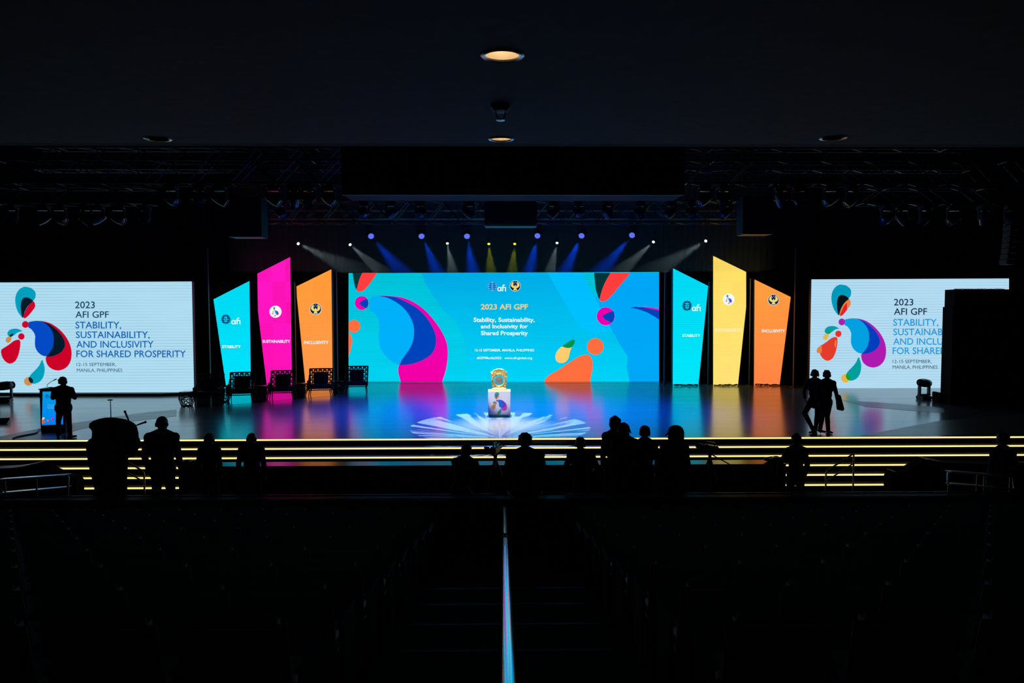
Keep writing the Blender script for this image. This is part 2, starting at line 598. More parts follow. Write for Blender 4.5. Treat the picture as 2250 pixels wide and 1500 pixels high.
# floor inlays on the stage
def flat(pts, z, name, mt, th=0.004):
    q = [PZ(x, y, ST) for x, y in pts]
    m = MB()
    m.prism([(p.x, p.y, z) for p in q], (0, 0, th))
    return m.build(name, mt)
struct(flat([(395, 896), (470, 892), (560, 885), (640, 877), (738, 869), (766, 842.5), (1448, 841.5), (1448, 837.6), (430, 840)], ST, 'trim_2', STRIPM))
struct(flat([(-40, 967), (0, 959), (88, 941), (180, 926.5), (283, 911), (330, 905), (388, 899.6), (388, 914), (297, 924.5), (240, 932), (180, 942), (150, 950), (120, 964)], ST, 'trim_3', BANDM))
struct(flat([(1890, 957), (1960, 944), (2066, 924), (2300, 905), (2300, 955)], ST, 'trim_4', BANDM))
struct(flat([(1850, 879), (1930, 884), (2040, 892), (2075, 897), (2075, 907), (2000, 902), (1900, 893)], ST, 'trim_5', BANDM))

# ------------------------------------------------------------------ pictures on the screens
def crom(pts, n=8):
    out = []
    k = len(pts)
    for i in range(k):
        p0, p1, p2, p3 = pts[i - 1], pts[i], pts[(i + 1) % k], pts[(i + 2) % k]
        for j in range(n):
            t = j / n
            out.append(tuple(0.5 * ((2 * p1[a]) + (-p0[a] + p2[a]) * t + (2 * p0[a] - 5 * p1[a] + 4 * p2[a] - p3[a]) * t * t +
                                    (-p0[a] + 3 * p1[a] - 3 * p2[a] + p3[a]) * t ** 3) for a in (0, 1)))
    return out
def circ(x, y, r, n=40):
    return [(x + r * math.cos(2 * PI * i / n), y + r * math.sin(2 * PI * i / n)) for i in range(n)]
def clip(poly, x0, x1, y0, y1):
    def cut(pl, inside, inter):
        o = []
        for i in range(len(pl)):
            a, b = pl[i - 1], pl[i]
            ia, ib = inside(a), inside(b)
            if ib:
                if not ia:
                    o.append(inter(a, b))
                o.append(b)
            elif ia:
                o.append(inter(a, b))
        return o
    for ax, v, s in ((0, x0, 1), (0, x1, -1), (1, y0, 1), (1, y1, -1)):
        poly = cut(poly, lambda p: (p[ax] - v) * s >= 0,
                   lambda a, b: tuple(a[q] + (b[q] - a[q]) * (v - a[ax]) / (b[ax] - a[ax]) for q in (0, 1)))
        if not poly:
            return []
    return poly
# the event logo, in its own units, origin at the joining dot
LOGO = {
    'drop': crom([(350, 62), (425, 78), (480, 125), (491, 175), (478, 228), (440, 270), (390, 340), (345, 430), (315, 485), (285, 460), (245, 400), (218, 320), (210, 240), (225, 160), (265, 100), (310, 70)]),
    'drop_dark': crom([(365, 206), (415, 222), (455, 258), (410, 300), (370, 350), (340, 410), (317, 484), (300, 450), (290, 380), (288, 310), (300, 250), (325, 215)]),
    'drop_red': crom([(455, 260), (480, 290), (482, 340), (440, 400), (395, 455), (350, 492), (322, 485), (330, 440), (360, 370), (405, 305)]),
    'dot': circ(355, 579, 47),
    'crescent': crom([(520, 531), (600, 535), (700, 565), (800, 630), (880, 710), (940, 800), (975, 890), (986, 980), (975, 1070), (940, 1140), (880, 1190), (800, 1210), (720, 1190), (660, 1140), (633, 1070), (640, 1012), (700, 930), (735, 850), (735, 750), (700, 660), (640, 590), (570, 545)]),
    'overlap': crom([(500, 532), (580, 538), (680, 575), (780, 650), (850, 730), (890, 810), (893, 880), (850, 950), (790, 990), (720, 1015), (645, 1012), (690, 930), (720, 850), (725, 750), (690, 650), (620, 580)]),
    'body': crom([(395, 553), (450, 535), (530, 530), (600, 548), (670, 600), (720, 670), (742, 750), (738, 850), (710, 930), (645, 1010), (580, 1000), (520, 950), (488, 880), (485, 800), (488, 740), (470, 690), (430, 640), (395, 617)]),
    'leaf': crom([(110, 710), (120, 675), (150, 650), (200, 636), (250, 638), (290, 655), (315, 668), (260, 685), (215, 715), (175, 742), (130, 738)]),
    'leaf_stem': crom([(85, 795), (100, 760), (135, 742), (165, 745), (160, 790), (145, 820), (120, 830), (95, 820)]),
    'leaf_dark': crom([(135, 738), (160, 710), (192, 703), (185, 730), (165, 746)]),
    'dot2': circ(303, 743, 44),
    'blob': crom([(25, 960), (35, 920), (80, 890), (140, 850), (200, 805), (255, 787), (285, 800), (290, 850), (280, 930), (255, 1020), (215, 1085), (150, 1115), (90, 1090), (45, 1030)]),
    'foot_dot': circ(403, 1357, 60),
    'foot': crom([(588, 1066), (610, 1110), (625, 1170), (622, 1240), (600, 1310), (560, 1360), (500, 1388), (450, 1385), (415, 1350), (410, 1310), (440, 1260), (500, 1200), (550, 1140)]),
    'foot_dark': crom([(415, 1303), (445, 1310), (467, 1345), (460, 1380), (430, 1375), (410, 1345), (406, 1318)]),
}
ORDER = ['drop', 'drop_red', 'drop_dark', 'crescent', 'overlap', 'body', 'dot', 'leaf_stem', 'leaf', 'leaf_dark', 'dot2', 'blob', 'foot_dot', 'foot', 'foot_dark']
class Picture:
    """flat lit artwork on a panel that stands at depth Y; every layer 4 mm in front of the one before"""
    def __init__(s, Y, px=None):
        s.Y, s.m, s.mats, s.k = Y, MB(), [], 0
    def add(s, pts, mt, lay=None):
        if not pts:
            return
        if lay is None:
            s.k += 1
            lay = s.k
        if mt not in s.mats:
            s.mats.append(mt)
        s.m.mi(s.mats.index(mt))
        q = [P(x, y, s.Y) for x, y in pts]
        s.m.poly([(p.x, s.Y - 0.004 * lay, p.z) for p in q])
    def logo(s, cx, cy, sx, sy, cols, pre, kinds=emat, **kw):
        for key in ORDER:
            c = cols.get(key)
            if c is None:
                continue
            s.add([(cx + (x - 355) * sx, cy + (y - 579) * sy) for x, y in LOGO[key]], kinds(pre + key, c, **kw))
def text_mesh(txt, x0, x1, ytop, ybase, Y, lay=0.02, bold=0.0, obj=None):
    cu = bpy.data.curves.new('t', 'FONT')
    cu.body = txt
    cu.size = 1.0
    cu.offset = bold
    cu.resolution_u = 3
    to = bpy.data.objects.new('t', cu)
    COL.objects.link(to)
    dg = bpy.context.evaluated_depsgraph_get()
    me = bpy.data.meshes.new_from_object(to.evaluated_get(dg))
    bpy.data.objects.remove(to)
    xs = [v.co.x for v in me.vertices]
    mn, mx = min(xs), max(xs)
    CAPH = 0.70
    q = MB()
    vs = []
    for v in me.vertices:
        px = x0 + (v.co.x - mn) / (mx - mn) * (x1 - x0)
        py = ybase - v.co.y / CAPH * (ybase - ytop)
        p = P(px, py, Y)
        vs.append(Vector((p.x, Y - lay, p.z)))
    q.v = vs
    q.f = [list(f.vertices) for f in me.polygons]
    q.m = [0] * len(q.f)
    bpy.data.meshes.remove(me)
    return q
def letters(parent, txt, x0, x1, yt, yb, Y, mt, lay=0.1, bold=0.0, name='lettering', label=None):
    o = text_mesh(txt, x0, x1, yt, yb, Y, lay, bold).build(name, mt, parent, parent.location, normals=False)
    if label:
        o['label'] = label
    return o
WARMW = (250, 252, 255)
def emblem(parent, cx, cy, r, Y, lay=0.09):
    pc = Picture(Y)
    base = lay / 0.004
    pc.k = base
    pc.add(circ(cx, cy, r), emat('emblem_ring', (225, 245, 255)))
    pc.add(circ(cx, cy, r * 0.93), emat('emblem_navy', (8, 34, 62)))
    g = emat('emblem_gold', (238, 214, 118))
    wing = [(0, 0.22), (-0.22, 0.10), (-0.34, -0.15), (-0.36, -0.45), (-0.28, -0.74), (-0.5, -0.68), (-0.72, -0.42), (-0.8, -0.1), (-0.7, 0.12), (-0.5, 0.3), (-0.22, 0.42)]
    for s in (-1, 1):
        pc.add([(cx + s * x * r, cy + y * r) for x, y in wing], g)
    pc.add([(cx + x * r, cy + y * r) for x, y in [(-0.22, 0.1), (-0.1, -0.05), (0, -0.2), (0.1, -0.05), (0.22, 0.1), (0.16, 0.42), (0.3, 0.62), (0.34, 0.8), (-0.34, 0.8), (-0.3, 0.62), (-0.16, 0.42)]], g)
    wst = emat('emblem_star', (225, 240, 250))
    for sx, sy in ((0, -0.68), (-0.2, -0.46), (0.2, -0.46)):
        pc.add([(cx + sx * r + 0.09 * r * (1 if i % 2 == 0 else 0.4) * math.sin(2 * PI * i / 10), cy + sy * r - 0.09 * r * (1 if i % 2 == 0 else 0.4) * math.cos(2 * PI * i / 10)) for i in range(10)], wst)
    return pc.m.build('emblem', pc.mats, parent, parent.location, normals=False)
def globe(parent, cx, cy, r, Y, c1, c2, lay=0.09):
    """round knot made of woven petals"""
    pc = Picture(Y)
    pc.k = lay / 0.004
    a, b = emat('globe_a%d_%d_%d' % c1, c1), emat('globe_b%d_%d_%d' % c2, c2)
    for i in range(12):
        t = 2 * PI * i / 12
        pc.add(circ(cx + math.cos(t) * r * 0.74, cy + math.sin(t) * r * 0.8, r * 0.24, 14), a)
    for sy_ in (-0.62, -0.2, 0.22, 0.64):
        wd = math.sqrt(1 - sy_ * sy_) * 0.95
        for s in (-1, 1):
            x_ = cx + s * wd * r * 0.52
            y_ = cy + sy_ * r
            w_, h_ = wd * r * 0.40, r * 0.15
            pc.add(crom([(x_ - w_, y_ - h_ * 0.3 * s), (x_, y_ - h_), (x_ + w_, y_ + h_ * 0.3 * s), (x_, y_ + h_)], 5), b)
    pc.add(crom([(cx, cy - r * 0.5), (cx + r * 0.1, cy), (cx, cy + r * 0.5), (cx - r * 0.1, cy)], 5), a)
    return pc.m.build('logo', pc.mats, parent, parent.location, normals=False)
def afi(parent, x0, x1, yt, yb, Y, lay=0.1):
    mt = emat('logo_white', (240, 252, 255))
    # letter a, f and dotless i drawn as strokes, f and i share the bar
    wdt, h = x1 - x0, yb - yt
    m = MB()
    def stroke(pts, tk):
        pts = [Vector((x0 + a * wdt, yt + b_ * h, 0)) for a, b_ in pts]
        for i in range(len(pts) - 1):
            d = (pts[i + 1] - pts[i]).normalized()
            nn = Vector((-d.y, d.x, 0)) * tk * h / 2
            q = [pts[i] + nn, pts[i + 1] + nn + d * tk * h * 0.15, pts[i + 1] - nn + d * tk * h * 0.15, pts[i] - nn]
            w3 = [P(p.x, p.y, Y) for p in q]
            m.poly([(p.x, Y - lay - 0.0005 * i, p.z) for p in w3])
    def arc(cx, cy, rx, ry, t0, t1, n=14):
        return [(cx + rx * math.cos(t0 + (t1 - t0) * i / n), cy + ry * math.sin(t0 + (t1 - t0) * i / n)) for i in range(n + 1)]
    stroke(arc(0.235, 0.68, 0.17, 0.26, 0, 2 * PI, 20), 0.13)
    stroke([(0.415, 0.40), (0.415, 0.80), (0.45, 0.95)], 0.14)
    stroke([(0.62, 1.0), (0.62, 0.25)] + arc(0.78, 0.25, 0.16, 0.17, PI, 1.62 * PI, 8), 0.14)
    stroke([(0.52, 0.42), (0.93, 0.42), (0.93, 1.0)], 0.13)
    return m.build('lettering', mt, parent, parent.location, normals=False)

def led_screen(name, label, Y, outline, pic, depth=0.22, cat='screen', down=False):
    q = [P(x, y, Y) for x, y in outline]
    if down:
        for k in (2, 3):
            q[k].z = ST
    cx = sum(p.x for p in q) / len(q)
    z0 = min(p.z for p in q)
    t = thing(name, label, cat, (cx, Y, z0))
    m = MB(); m.prism([(p.x, Y + 0.004, p.z) for p in q], (0, depth, 0)); m.build('cabinet', BLK, t, t.location)
    o = pic.m.build('display', pic.mats, t, t.location, normals=False)
    return t
LEFTY, MIDY, RIGHTY = 29.4, 34.3, 31.0
# --- left screen
BGL = emat('left_ground', (176, 222, 243), 0.93, 0.24, 0.1235)
p = Picture(LEFTY)
OL = [(-14, 620.4), (421.5, 618.2), (426.5, 861.8), (-14, 862.2)]
p.add(OL, BGL, 0)
lt = dict(stripe=0.22, period=0.1235)
p.logo(56.8, 712.6, 1 / 6.247, 1 / 6.25, dict(drop=(0, 158, 190), drop_dark=(2, 28, 44), drop_red=(204, 6, 44), dot=(204, 6, 44), crescent=(204, 2, 40), overlap=(0, 26, 42),
       body=(4, 74, 196), leaf=(0, 158, 190), leaf_stem=(205, 140, 78), leaf_dark=(4, 40, 52), dot2=(204, 6, 44), blob=(204, 2, 40), foot_dot=(208, 142, 76), foot=(0, 160, 188), foot_dark=(3, 34, 46)), 'l_')
t = led_screen('led_screen', 'left white LED screen with red, blue and teal logo and dark event title', LEFTY, OL, p, down=True)
td = emat('left_text_dark', (12, 58, 84)); tb = emat('left_text_blue', (4, 92, 174))
for s_, x0, x1, yt, yb, mt in [('2023', 168, 211.5, 662, 676.8, td), ('AFI GPF', 168.8, 242, 683.5, 697.6, td), ('STABILITY,', 169, 269, 706.2, 721, tb),
                               ('SUSTAINABILITY,', 170, 331.5, 727.5, 742.2, tb), ('AND INCLUSIVITY', 171, 340, 748.5, 763.2, tb),
                               ('FOR SHARED PROSPERITY', 171, 410.7, 769.2, 784, tb), ('12-15 SEPTEMBER,', 171.5, 258, 796.3, 803.6, td),
                               ('MANILA, PHILIPPINES', 172, 271.5, 808.8, 816.3, td)]:
    letters(t, s_, x0, x1, yt, yb, LEFTY, mt, 0.1, 0.008 if yb - yt > 10 else 0.0)
pl = [PZ(40, 870, ST), PZ(352, 870, ST), PZ(372, 867, ST)]
m = MB()
za = P(200, 861.8, LEFTY).z
m.prism([(P(-14, 862, LEFTY).x, LEFTY - 0.02, ST), (P(-14, 862, LEFTY).x, LEFTY - 0.1, ST), (P(22, 864, LEFTY).x, LEFTY - 0.1, ST), (pl[0].x, pl[0].y, ST), (pl[1].x, pl[1].y, ST), (P(426, 862, LEFTY).x, LEFTY - 0.1, ST), (P(426, 862, LEFTY).x, LEFTY - 0.02, ST)], (0, 0, za - ST - 0.001))
tag(m.build('screen_plinth', BLK, origin=(pl[1].x - 3, LEFTY, ST)), 'low black plinth under the left white screen', 'plinth')
# --- right screen
BGR = emat('right_ground', (180, 222, 245), 0.93, 0.24, 0.1235)
p = Picture(RIGHTY)
OR = [(1783, 613.6), (2217, 611.6), (2217, 856), (1778.2, 855.4)]
p.add(OR, BGR, 0)
p.logo(1849.1, 707, 0.965 / 6.247, 0.992 / 6.25, dict(drop=(0, 152, 184), drop_dark=(6, 18, 22), drop_red=(224, 132, 66), dot=(172, 28, 176), crescent=(174, 26, 176), overlap=(0, 62, 188),
       body=(2, 160, 224), leaf=(0, 158, 170), leaf_stem=(222, 186, 84), leaf_dark=(20, 160, 60), dot2=(226, 50, 40), blob=(228, 60, 42), foot_dot=(236, 178, 70), foot=(0, 158, 158), foot_dark=(10, 166, 40)), 'r_')
# colour patches of the picture: red inner part of the drop, orange edges of the blob
sc = lambda pts: [(1740 + x / 3.749, 580 + y / 3.749) for x, y in pts]
p.add(sc([(448, 315), (420, 350), (400, 395), (388, 425), (400, 427), (415, 418), (448, 378)]), emat('r_patch_red', (228, 30, 40)))
p.add(sc([(240, 662), (205, 690), (198, 715), (204, 731), (240, 731)]), emat('r_patch_orange', (226, 128, 60)))
p.add(sc([(347, 630), (362, 625), (360, 665), (354, 690), (344, 668)]), emat('r_patch_orange', (226, 128, 60)))
t = led_screen('led_screen', 'right white LED screen with purple, blue and teal logo, partly hidden by black stack', RIGHTY, OR, p)
td = emat('right_text_dark', (10, 34, 58)); tb = emat('right_text_blue', (18, 150, 214))
for s_, x0, x1, yt, yb, mt in [('2023', 1961.4, 2004, 656.3, 670.7, td), ('AFI GPF', 1961.4, 2034, 676.8, 691.2, td), ('STABILITY,', 1960, 2058.7, 700.3, 715, tb),
                               ('SUSTAINABILITY,', 1960, 2119, 721.4, 736, tb), ('AND INCLUSIVITY', 1960, 2126, 742.2, 756.6, tb),
                               ('FOR SHARED PROSPERITY', 1958.7, 2195, 762.7, 777.4, tb), ('12-15 SEPTEMBER,', 1958.7, 2044, 789.7, 797, td),
                               ('MANILA, PHILIPPINES', 1958.7, 2057, 802, 809.4, td)]:
    letters(t, s_, x0, x1, yt, yb, RIGHTY, mt, 0.1, 0.008 if yb - yt > 10 else 0.0)
# --- middle screen
p = Picture(MIDY)
OM = [(766, 599.6), (1448, 597.4), (1448, 837.2), (766, 838.6)]
per = 0.0805
CY = emat('mid_cyan', (0, 192, 214), 1.0, 0.34, per, rgb2=(0, 208, 240))
BG2 = emat('mid_blue', (0, 168, 226), 1.0, 0.20, per, rgb2=(0, 208, 244))
BG3 = emat('mid_azure', (0, 184, 250), 1.0, 0.10, per, rgb2=(0, 196, 246))
BG4 = emat('mid_deep', (0, 164, 242), 1.0, 0.09, per)
p.add(OM, CY, 0)
z3 = lambda pts: [(740 + x / 4.839, 570 + y / 4.839) for x, y in pts]
z5 = lambda pts: [(1160 + x / 4.838, 570 + y / 4.839) for x, y in pts]
cl = lambda pts: clip(pts, 766.2, 1447.8, 599.8 - 0.6, 838.2)
# ground shapes
p.add(cl([(922, 590), (936, 624), (955, 655), (975, 683), (1000, 705), (1020, 745), (1027, 800), (1022, 845), (1382, 845), (1382, 590)]), BG2)
p.add(cl([(1200, 590), (1203, 599), (1217, 624), (1236, 655), (1256, 690), (1275, 720), (1300, 735), (1346, 725), (1330, 690), (1318, 660), (1302, 636), (1290, 615), (1282, 598), (1282, 590)]), BG3)
p.add(cl(z5([(600, 60), (600, 150), (620, 240), (670, 330), (730, 430), (790, 560), (870, 710), (930, 820), (990, 920), (1058, 1030), (1050, 1150), (1080, 1290), (1090, 1340), (1500, 1340), (1500, 60)])), BG4)
p.add(cl(z5([(590, 100), (600, 200), (650, 300), (705, 380), (760, 430), (790, 300), (720, 100)])), CY)
RED = emat('mid_red', (255, 62, 62)); DKG = emat('mid_dark', (2, 58, 62), 0.9, 0.55, per)
MAG = emat('mid_magenta', (232, 0, 176), rgb2=(240, 0, 164)); ROY = emat('mid_royal', (0, 66, 186)); SKY = emat('mid_sky', (0, 172, 244), 1.0, 0.05, per)
ORA = emat('mid_orange', (250, 108, 62), 1.0, 0.10, per); YEL = emat('mid_yellow', (248, 200, 108), 1.0, 0.06, per); GRN = emat('mid_green', (0, 146, 74))
p.add(cl(z3([(170, 100), (170, 145), (180, 220), (195, 290), (212, 325), (240, 250), (280, 150), (290, 100)])), DKG)
p.add(cl(crom(z3([(285, 120), (245, 200), (222, 280), (212, 328), (245, 342), (290, 325), (345, 265), (400, 185), (450, 110), (430, 60), (330, 60)]))), RED)
p.add(circ(740 + 266 / 4.839, 570 + 462 / 4.839, 15.2), MAG)
p.add(z3([(320, 415), (270, 440), (238, 465), (275, 500), (315, 517), (330, 500), (339, 465), (332, 430)]), ROY)
p.add(cl(circ(740 + 184 / 4.839, 570 + 708 / 4.839, 14)), ORA)
p.add(cl(crom(z3([(100, 770), (135, 780), (158, 820), (164, 860), (155, 930), (135, 1010), (110, 1060)]))), ORA)
big_mag = crom(z3([(455, 388), (560, 386), (700, 405), (830, 460), (950, 550), (1060, 680), (1135, 800), (1172, 900), (1182, 1000), (1170, 1120), (1140, 1240), (1085, 1345), (900, 1380), (720, 1360), (665, 1240), (655, 1170), (668, 1115), (740, 1020), (790, 950), (815, 850), (815, 740), (770, 600), (680, 500), (560, 430)]))
p.add(cl(big_mag), MAG)
p.add(crom(z3([(460, 388), (545, 390), (640, 405), (760, 460), (860, 520), (950, 610), (1020, 720), (1055, 820), (1050, 920), (1010, 1000), (920, 1065), (800, 1108), (668, 1115), (700, 1040), (760, 960), (800, 880), (812, 760), (770, 620), (690, 520), (560, 430)])), ROY)
p.add(crom(z3([(355, 410), (410, 392), (470, 390), (560, 415), (670, 480), (750, 560), (800, 650), (823, 740), (815, 850), (785, 930), (740, 1000), (690, 1070), (668, 1113), (620, 1100), (560, 1060), (500, 1000), (460, 920), (448, 820), (455, 720), (440, 630), (405, 570), (350, 525)])), SKY)
p.add(cl(z5([(705, 60), (703, 150), (710, 240), (722, 330), (745, 400), (762, 430), (790, 350), (830, 240), (880, 140), (900, 60)])), DKG)
p.add(cl(crom(z5([(880, 130), (830, 220), (790, 310), (760, 425), (785, 445), (830, 435), (890, 380), (990, 260), (1085, 140), (1100, 40), (900, 40)]))), RED)
p.add(circ(1160 + 825 / 4.838, 570 + 603 / 4.839, 19.7), MAG)
p.add(z5([(902, 545), (840, 570), (800, 590), (788, 605), (820, 640), (885, 673), (905, 655), (920, 610), (915, 570)]), ROY)
p.add(cl(z5([(1085, 510), (1150, 502), (1250, 505), (1350, 520), (1420, 540), (1420, 660), (1350, 610), (1260, 560), (1170, 528)])), ROY)
p.add(cl(z5([(1150, 503), (1210, 500), (1300, 508), (1420, 530), (1420, 550), (1330, 530), (1230, 508)])), MAG)
p.add(circ(1160 + 714 / 4.838, 570 + 923 / 4.839, 18.3), ORA)
p.add(cl(crom(z5([(150, 1360), (170, 1295), (220, 1230), (330, 1165), (440, 1090), (540, 1030), (620, 1008), (665, 1030), (686, 1100), (680, 1180), (662, 1280), (680, 1360), (400, 1400)]))), ORA)
p.add(crom(z5([(366, 922), (310, 970), (290, 1030), (305, 1080), (355, 1098), (400, 1085), (430, 1045), (445, 980), (462, 930), (420, 940)])), YEL)
p.add(crom(z5([(366, 918), (420, 880), (470, 852), (495, 858), (490, 890), (462, 930), (415, 938)])), GRN)
t = led_screen('led_screen', 'wide centre LED screen in cyan with magenta swoosh and white event lettering', MIDY, OM, p, 0.3)
tg = emat('mid_text_gold', (240, 205, 128)); tw = emat('mid_text_white', (238, 250, 255))
LY = 0.18
letters(t, '2023 AFI GPF', 1056.8, 1159.8, 668, 679.5, MIDY, tg, LY, 0.02)
for s_, x0, x1, yt, yb in [('Stability, Sustainability,', 1041, 1174.5, 697.4, 706.6), ('and Inclusivity for', 1056.7, 1159.5, 712.2, 720.6),
                           ('Shared Prosperity', 1057, 1159.5, 726.6, 735.6)]:
    letters(t, s_, x0, x1, yt, yb, MIDY, tw, LY, 0.02)
letters(t, '12-15 SEPTEMBER, MANILA, PHILIPPINES', 1043.8, 1173.3, 766, 771.2, MIDY, tw, LY, 0.01)
letters(t, '#GPFManila2023', 1048, 1101.4, 783, 788, MIDY, tw, LY, 0.01)
letters(t, 'www.afi-global.org', 1108.3, 1169, 783, 788, MIDY, tw, LY, 0.01)
globe(t, 1082, 629, 10, MIDY, (110, 165, 225), (10, 86, 170), 0.17)
afi(t, 1092.8, 1112, 625, 640, MIDY, 0.19)
emblem(t, 1131.8, 628.3, 12, MIDY, 0.17)
# --- six slanted banner screens
def banner(label, Y, pts, c, c2, patch=0.0, stripe=0.17):
    p = Picture(Y)
    p.add(pts, emat('banner_' + label.split()[0] + label.split()[1], c, 1.0, stripe, 0.105, patch, rgb2=c2), 0)
    return led_screen('banner_screen', label, Y, pts, p, 0.35)
TW = emat('banner_white', (242, 252, 255))
Y1, Y2, Y3 = 33.0, 32.7, 32.4
t = banner('leftmost cyan slanted LED banner reading STABILITY beside the left screen', Y1, [(469, 657.5), (548, 617.2), (551.3, 846), (496.5, 846.2)], (0, 214, 240), (0, 222, 248))
globe(t, 498.5, 701, 10.5, Y1, (20, 110, 150), (8, 60, 110)); afi(t, 510, 530.5, 697.6, 712.4, Y1)
letters(t, 'STABILITY', 490, 530.7, 758, 764.2, Y1, TW, 0.1, 0.02)
t = banner('tall magenta slanted LED banner reading SUSTAINABILITY', Y2, [(565.5, 601), (637.6, 564.6), (641.6, 847.6), (586.4, 848), (566.8, 683)], (255, 20, 186), (255, 16, 176), 0.30, 0.14)
def mini(t, cx, cy, r, Y):
    pc = Picture(Y); pc.k = 22
    pc.add(circ(cx, cy, r), emat('disc_white', (244, 248, 252)))
    s_ = r * 1.55 / 1330
    pc.logo(cx + (355 - 520) * s_, cy + (579 - 725) * s_, s_, s_, dict(drop=(0, 150, 150), drop_red=(220, 140, 80), crescent=(220, 20, 170), overlap=(60, 40, 180), body=(0, 150, 225),
            dot=(180, 30, 150), leaf=(0, 150, 160), dot2=(230, 120, 60), blob=(236, 140, 80), foot=(0, 160, 190), foot_dot=(240, 190, 80)), 'mini_')
    pc.m.build('logo', pc.mats, t, t.location, normals=False)
mini(t, 606.7, 684.6, 13.2, Y2)
letters(t, 'SUSTAINABILITY', 578.6, 638.8, 746.4, 752.4, Y2, TW, 0.1, 0.02)
t = banner('left orange slanted LED banner reading INCLUSIVITY beside the centre screen', Y1 - 0.1, [(651.5, 629), (728, 591.5), (730.8, 846.4), (671.4, 846.8), (652.4, 652)], (255, 152, 54), (255, 148, 74), 0.06, 0.12)
emblem(t, 694.8, 678.6, 12.9, Y1 - 0.1); letters(t, 'INCLUSIVITY', 669.2, 723.2, 748.2, 755.3, Y1 - 0.1, TW, 0.1, 0.02)
t = banner('right cyan slanted LED banner reading STABILITY, right of the centre screen', Y1, [(1479, 589.4), (1556, 628), (1534.8, 844.6), (1478.2, 844.8)], (0, 212, 240), (0, 226, 248))
globe(t, 1508, 671.5, 11, Y1, (20, 110, 150), (8, 60, 110)); afi(t, 1518.6, 1538.4, 668.3, 683.4, Y1)
letters(t, 'STABILITY', 1498.3, 1537.5, 733.8, 739.6, Y1, TW, 0.1, 0.02)
t = banner('tall pale yellow slanted LED banner reading SUSTAINABILITY', Y2, [(1567, 562), (1639.5, 597.2), (1639.5, 674), (1621.4, 846.4), (1567, 846.8)], (250, 218, 98), (252, 222, 116), 0.05, 0.10)
mini(t, 1599.6, 657.6, 12.8, Y2)
letters(t, 'SUSTAINABILITY', 1569.4, 1630, 721.4, 728, Y2, emat('banner_pale', (255, 240, 200)), 0.1, 0.02)
t = banner('rightmost orange slanted LED banner reading INCLUSIVITY beside the right screen', Y3, [(1658, 613.8), (1737.4, 652.2), (1712.8, 847.8), (1656.6, 848.4)], (255, 154, 62), (255, 128, 66), 0.06, 0.10)
emblem(t, 1697.7, 658.8, 12.3, Y3); letters(t, 'INCLUSIVITY', 1672.3, 1722.9, 723.4, 729.6, Y3, TW, 0.1, 0.02)
# cables heaped at the foot of the right banners
CAB = mat('cable_rubber', (0.006, 0.006, 0.006), 0.5)
for i, (xa, xb, yy, wd) in enumerate([(1480, 1532, 845.6, 'right cyan'), (1568, 1622, 848, 'yellow'), (1658, 1712, 849.5, 'rightmost orange')]):
    m = MB()
    random.seed(i + 3)
    a = P(xa, yy, 32.2); b = P(xb, yy, 32.2)
    for j in range(3):
        pts = [(a.x + (b.x - a.x) * k / 12, 32.15 - 0.05 * j + random.uniform(-.06, .06), ST + 0.025 + max(0, random.uniform(-0.02, 0.06))) for k in range(13)]
        m.tube(pts, 0.02, 6)
    tag(m.build('cable_bundle', CAB, origin=(a.x, 32.2, ST)), f'black cables lying at the foot of the {wd} banner', 'cable', 'cables below the banners')
# ------------------------------------------------------------------ curtains and posts
def curtain(label, xa, xb, ytop, Y):
    a = P(xa, 700, Y).x; b = P(xb, 700, Y).x
    zt = P((xa + xb) / 2, ytop, Y).z
    n = max(10, int((b - a) / 0.04))
    m = MB()
    for i in range(n):
        x0_, x1_ = a + (b - a) * i / n, a + (b - a) * (i + 1) / n
        y0_, y1_ = Y + 0.06 * math.sin(x0_ * 20), Y + 0.06 * math.sin(x1_ * 20)
        m.poly([(x0_, y0_, ST), (x1_, y1_, ST), (x1_, y1_, zt), (x0_, y0_, zt)])
    m.poly([(a, Y + 0.08, ST), (b, Y + 0.08, ST), (b, Y + 0.08, zt), (a, Y + 0.08, zt)])
    tag(m.build('stage_curtain', CLOTH, origin=((a + b) / 2, Y, ST), normals=False, smooth=False), label, 'curtain', 'black stage curtains')
curtain('tall black curtain behind the left group of slanted banners', 427, 765.5, 330, 34.9)
curtain('tall black curtain behind the right group of slanted banners', 1449, 1784, 330, 34.9)
POST = mat('post_grey', (0.10, 0.10, 0.11), 0.5, 0.3)
for xa, yt, YY, lab in [(457.5, 545, 31.4, 'slim vertical post left of the leftmost cyan banner'), (555.5, 618, 32.7, 'slim dark post between the cyan and magenta banners'),
                   (646.5, 618, 32.4, 'slim dark post between the magenta and left orange banners'), (738.5, 595, 32.6, 'slim dark post between the left orange banner and centre screen'),
                   (1462, 595, 32.7, 'slim post between the centre screen and right cyan banner'), (1559, 618, 32.5, 'slim post between the right cyan and yellow banners'),
                   (1650, 612, 32.3, 'slim post between the yellow and rightmost orange banners'), (1747.5, 545, 31.6, 'slim tall post right of the rightmost orange banner')]:
    a = P(xa, 700, YY)
    zt = P(xa, yt, YY).z
    t = thing('support_post', lab, 'post', (a.x, YY, ST), 0, 'support posts between the banners')
    m = MB(); m.box(a.x - 0.05, a.x + 0.05, YY - 0.05, YY + 0.05, ST + 0.02, zt); m.build('pole', POST, t, t.location)
    m = MB(); m.rbox(a.x - 0.14, a.x + 0.14, YY - 0.14, YY + 0.14, ST, ST + 0.02, 0.005, 1); m.build('base_plate', POST, t, t.location)
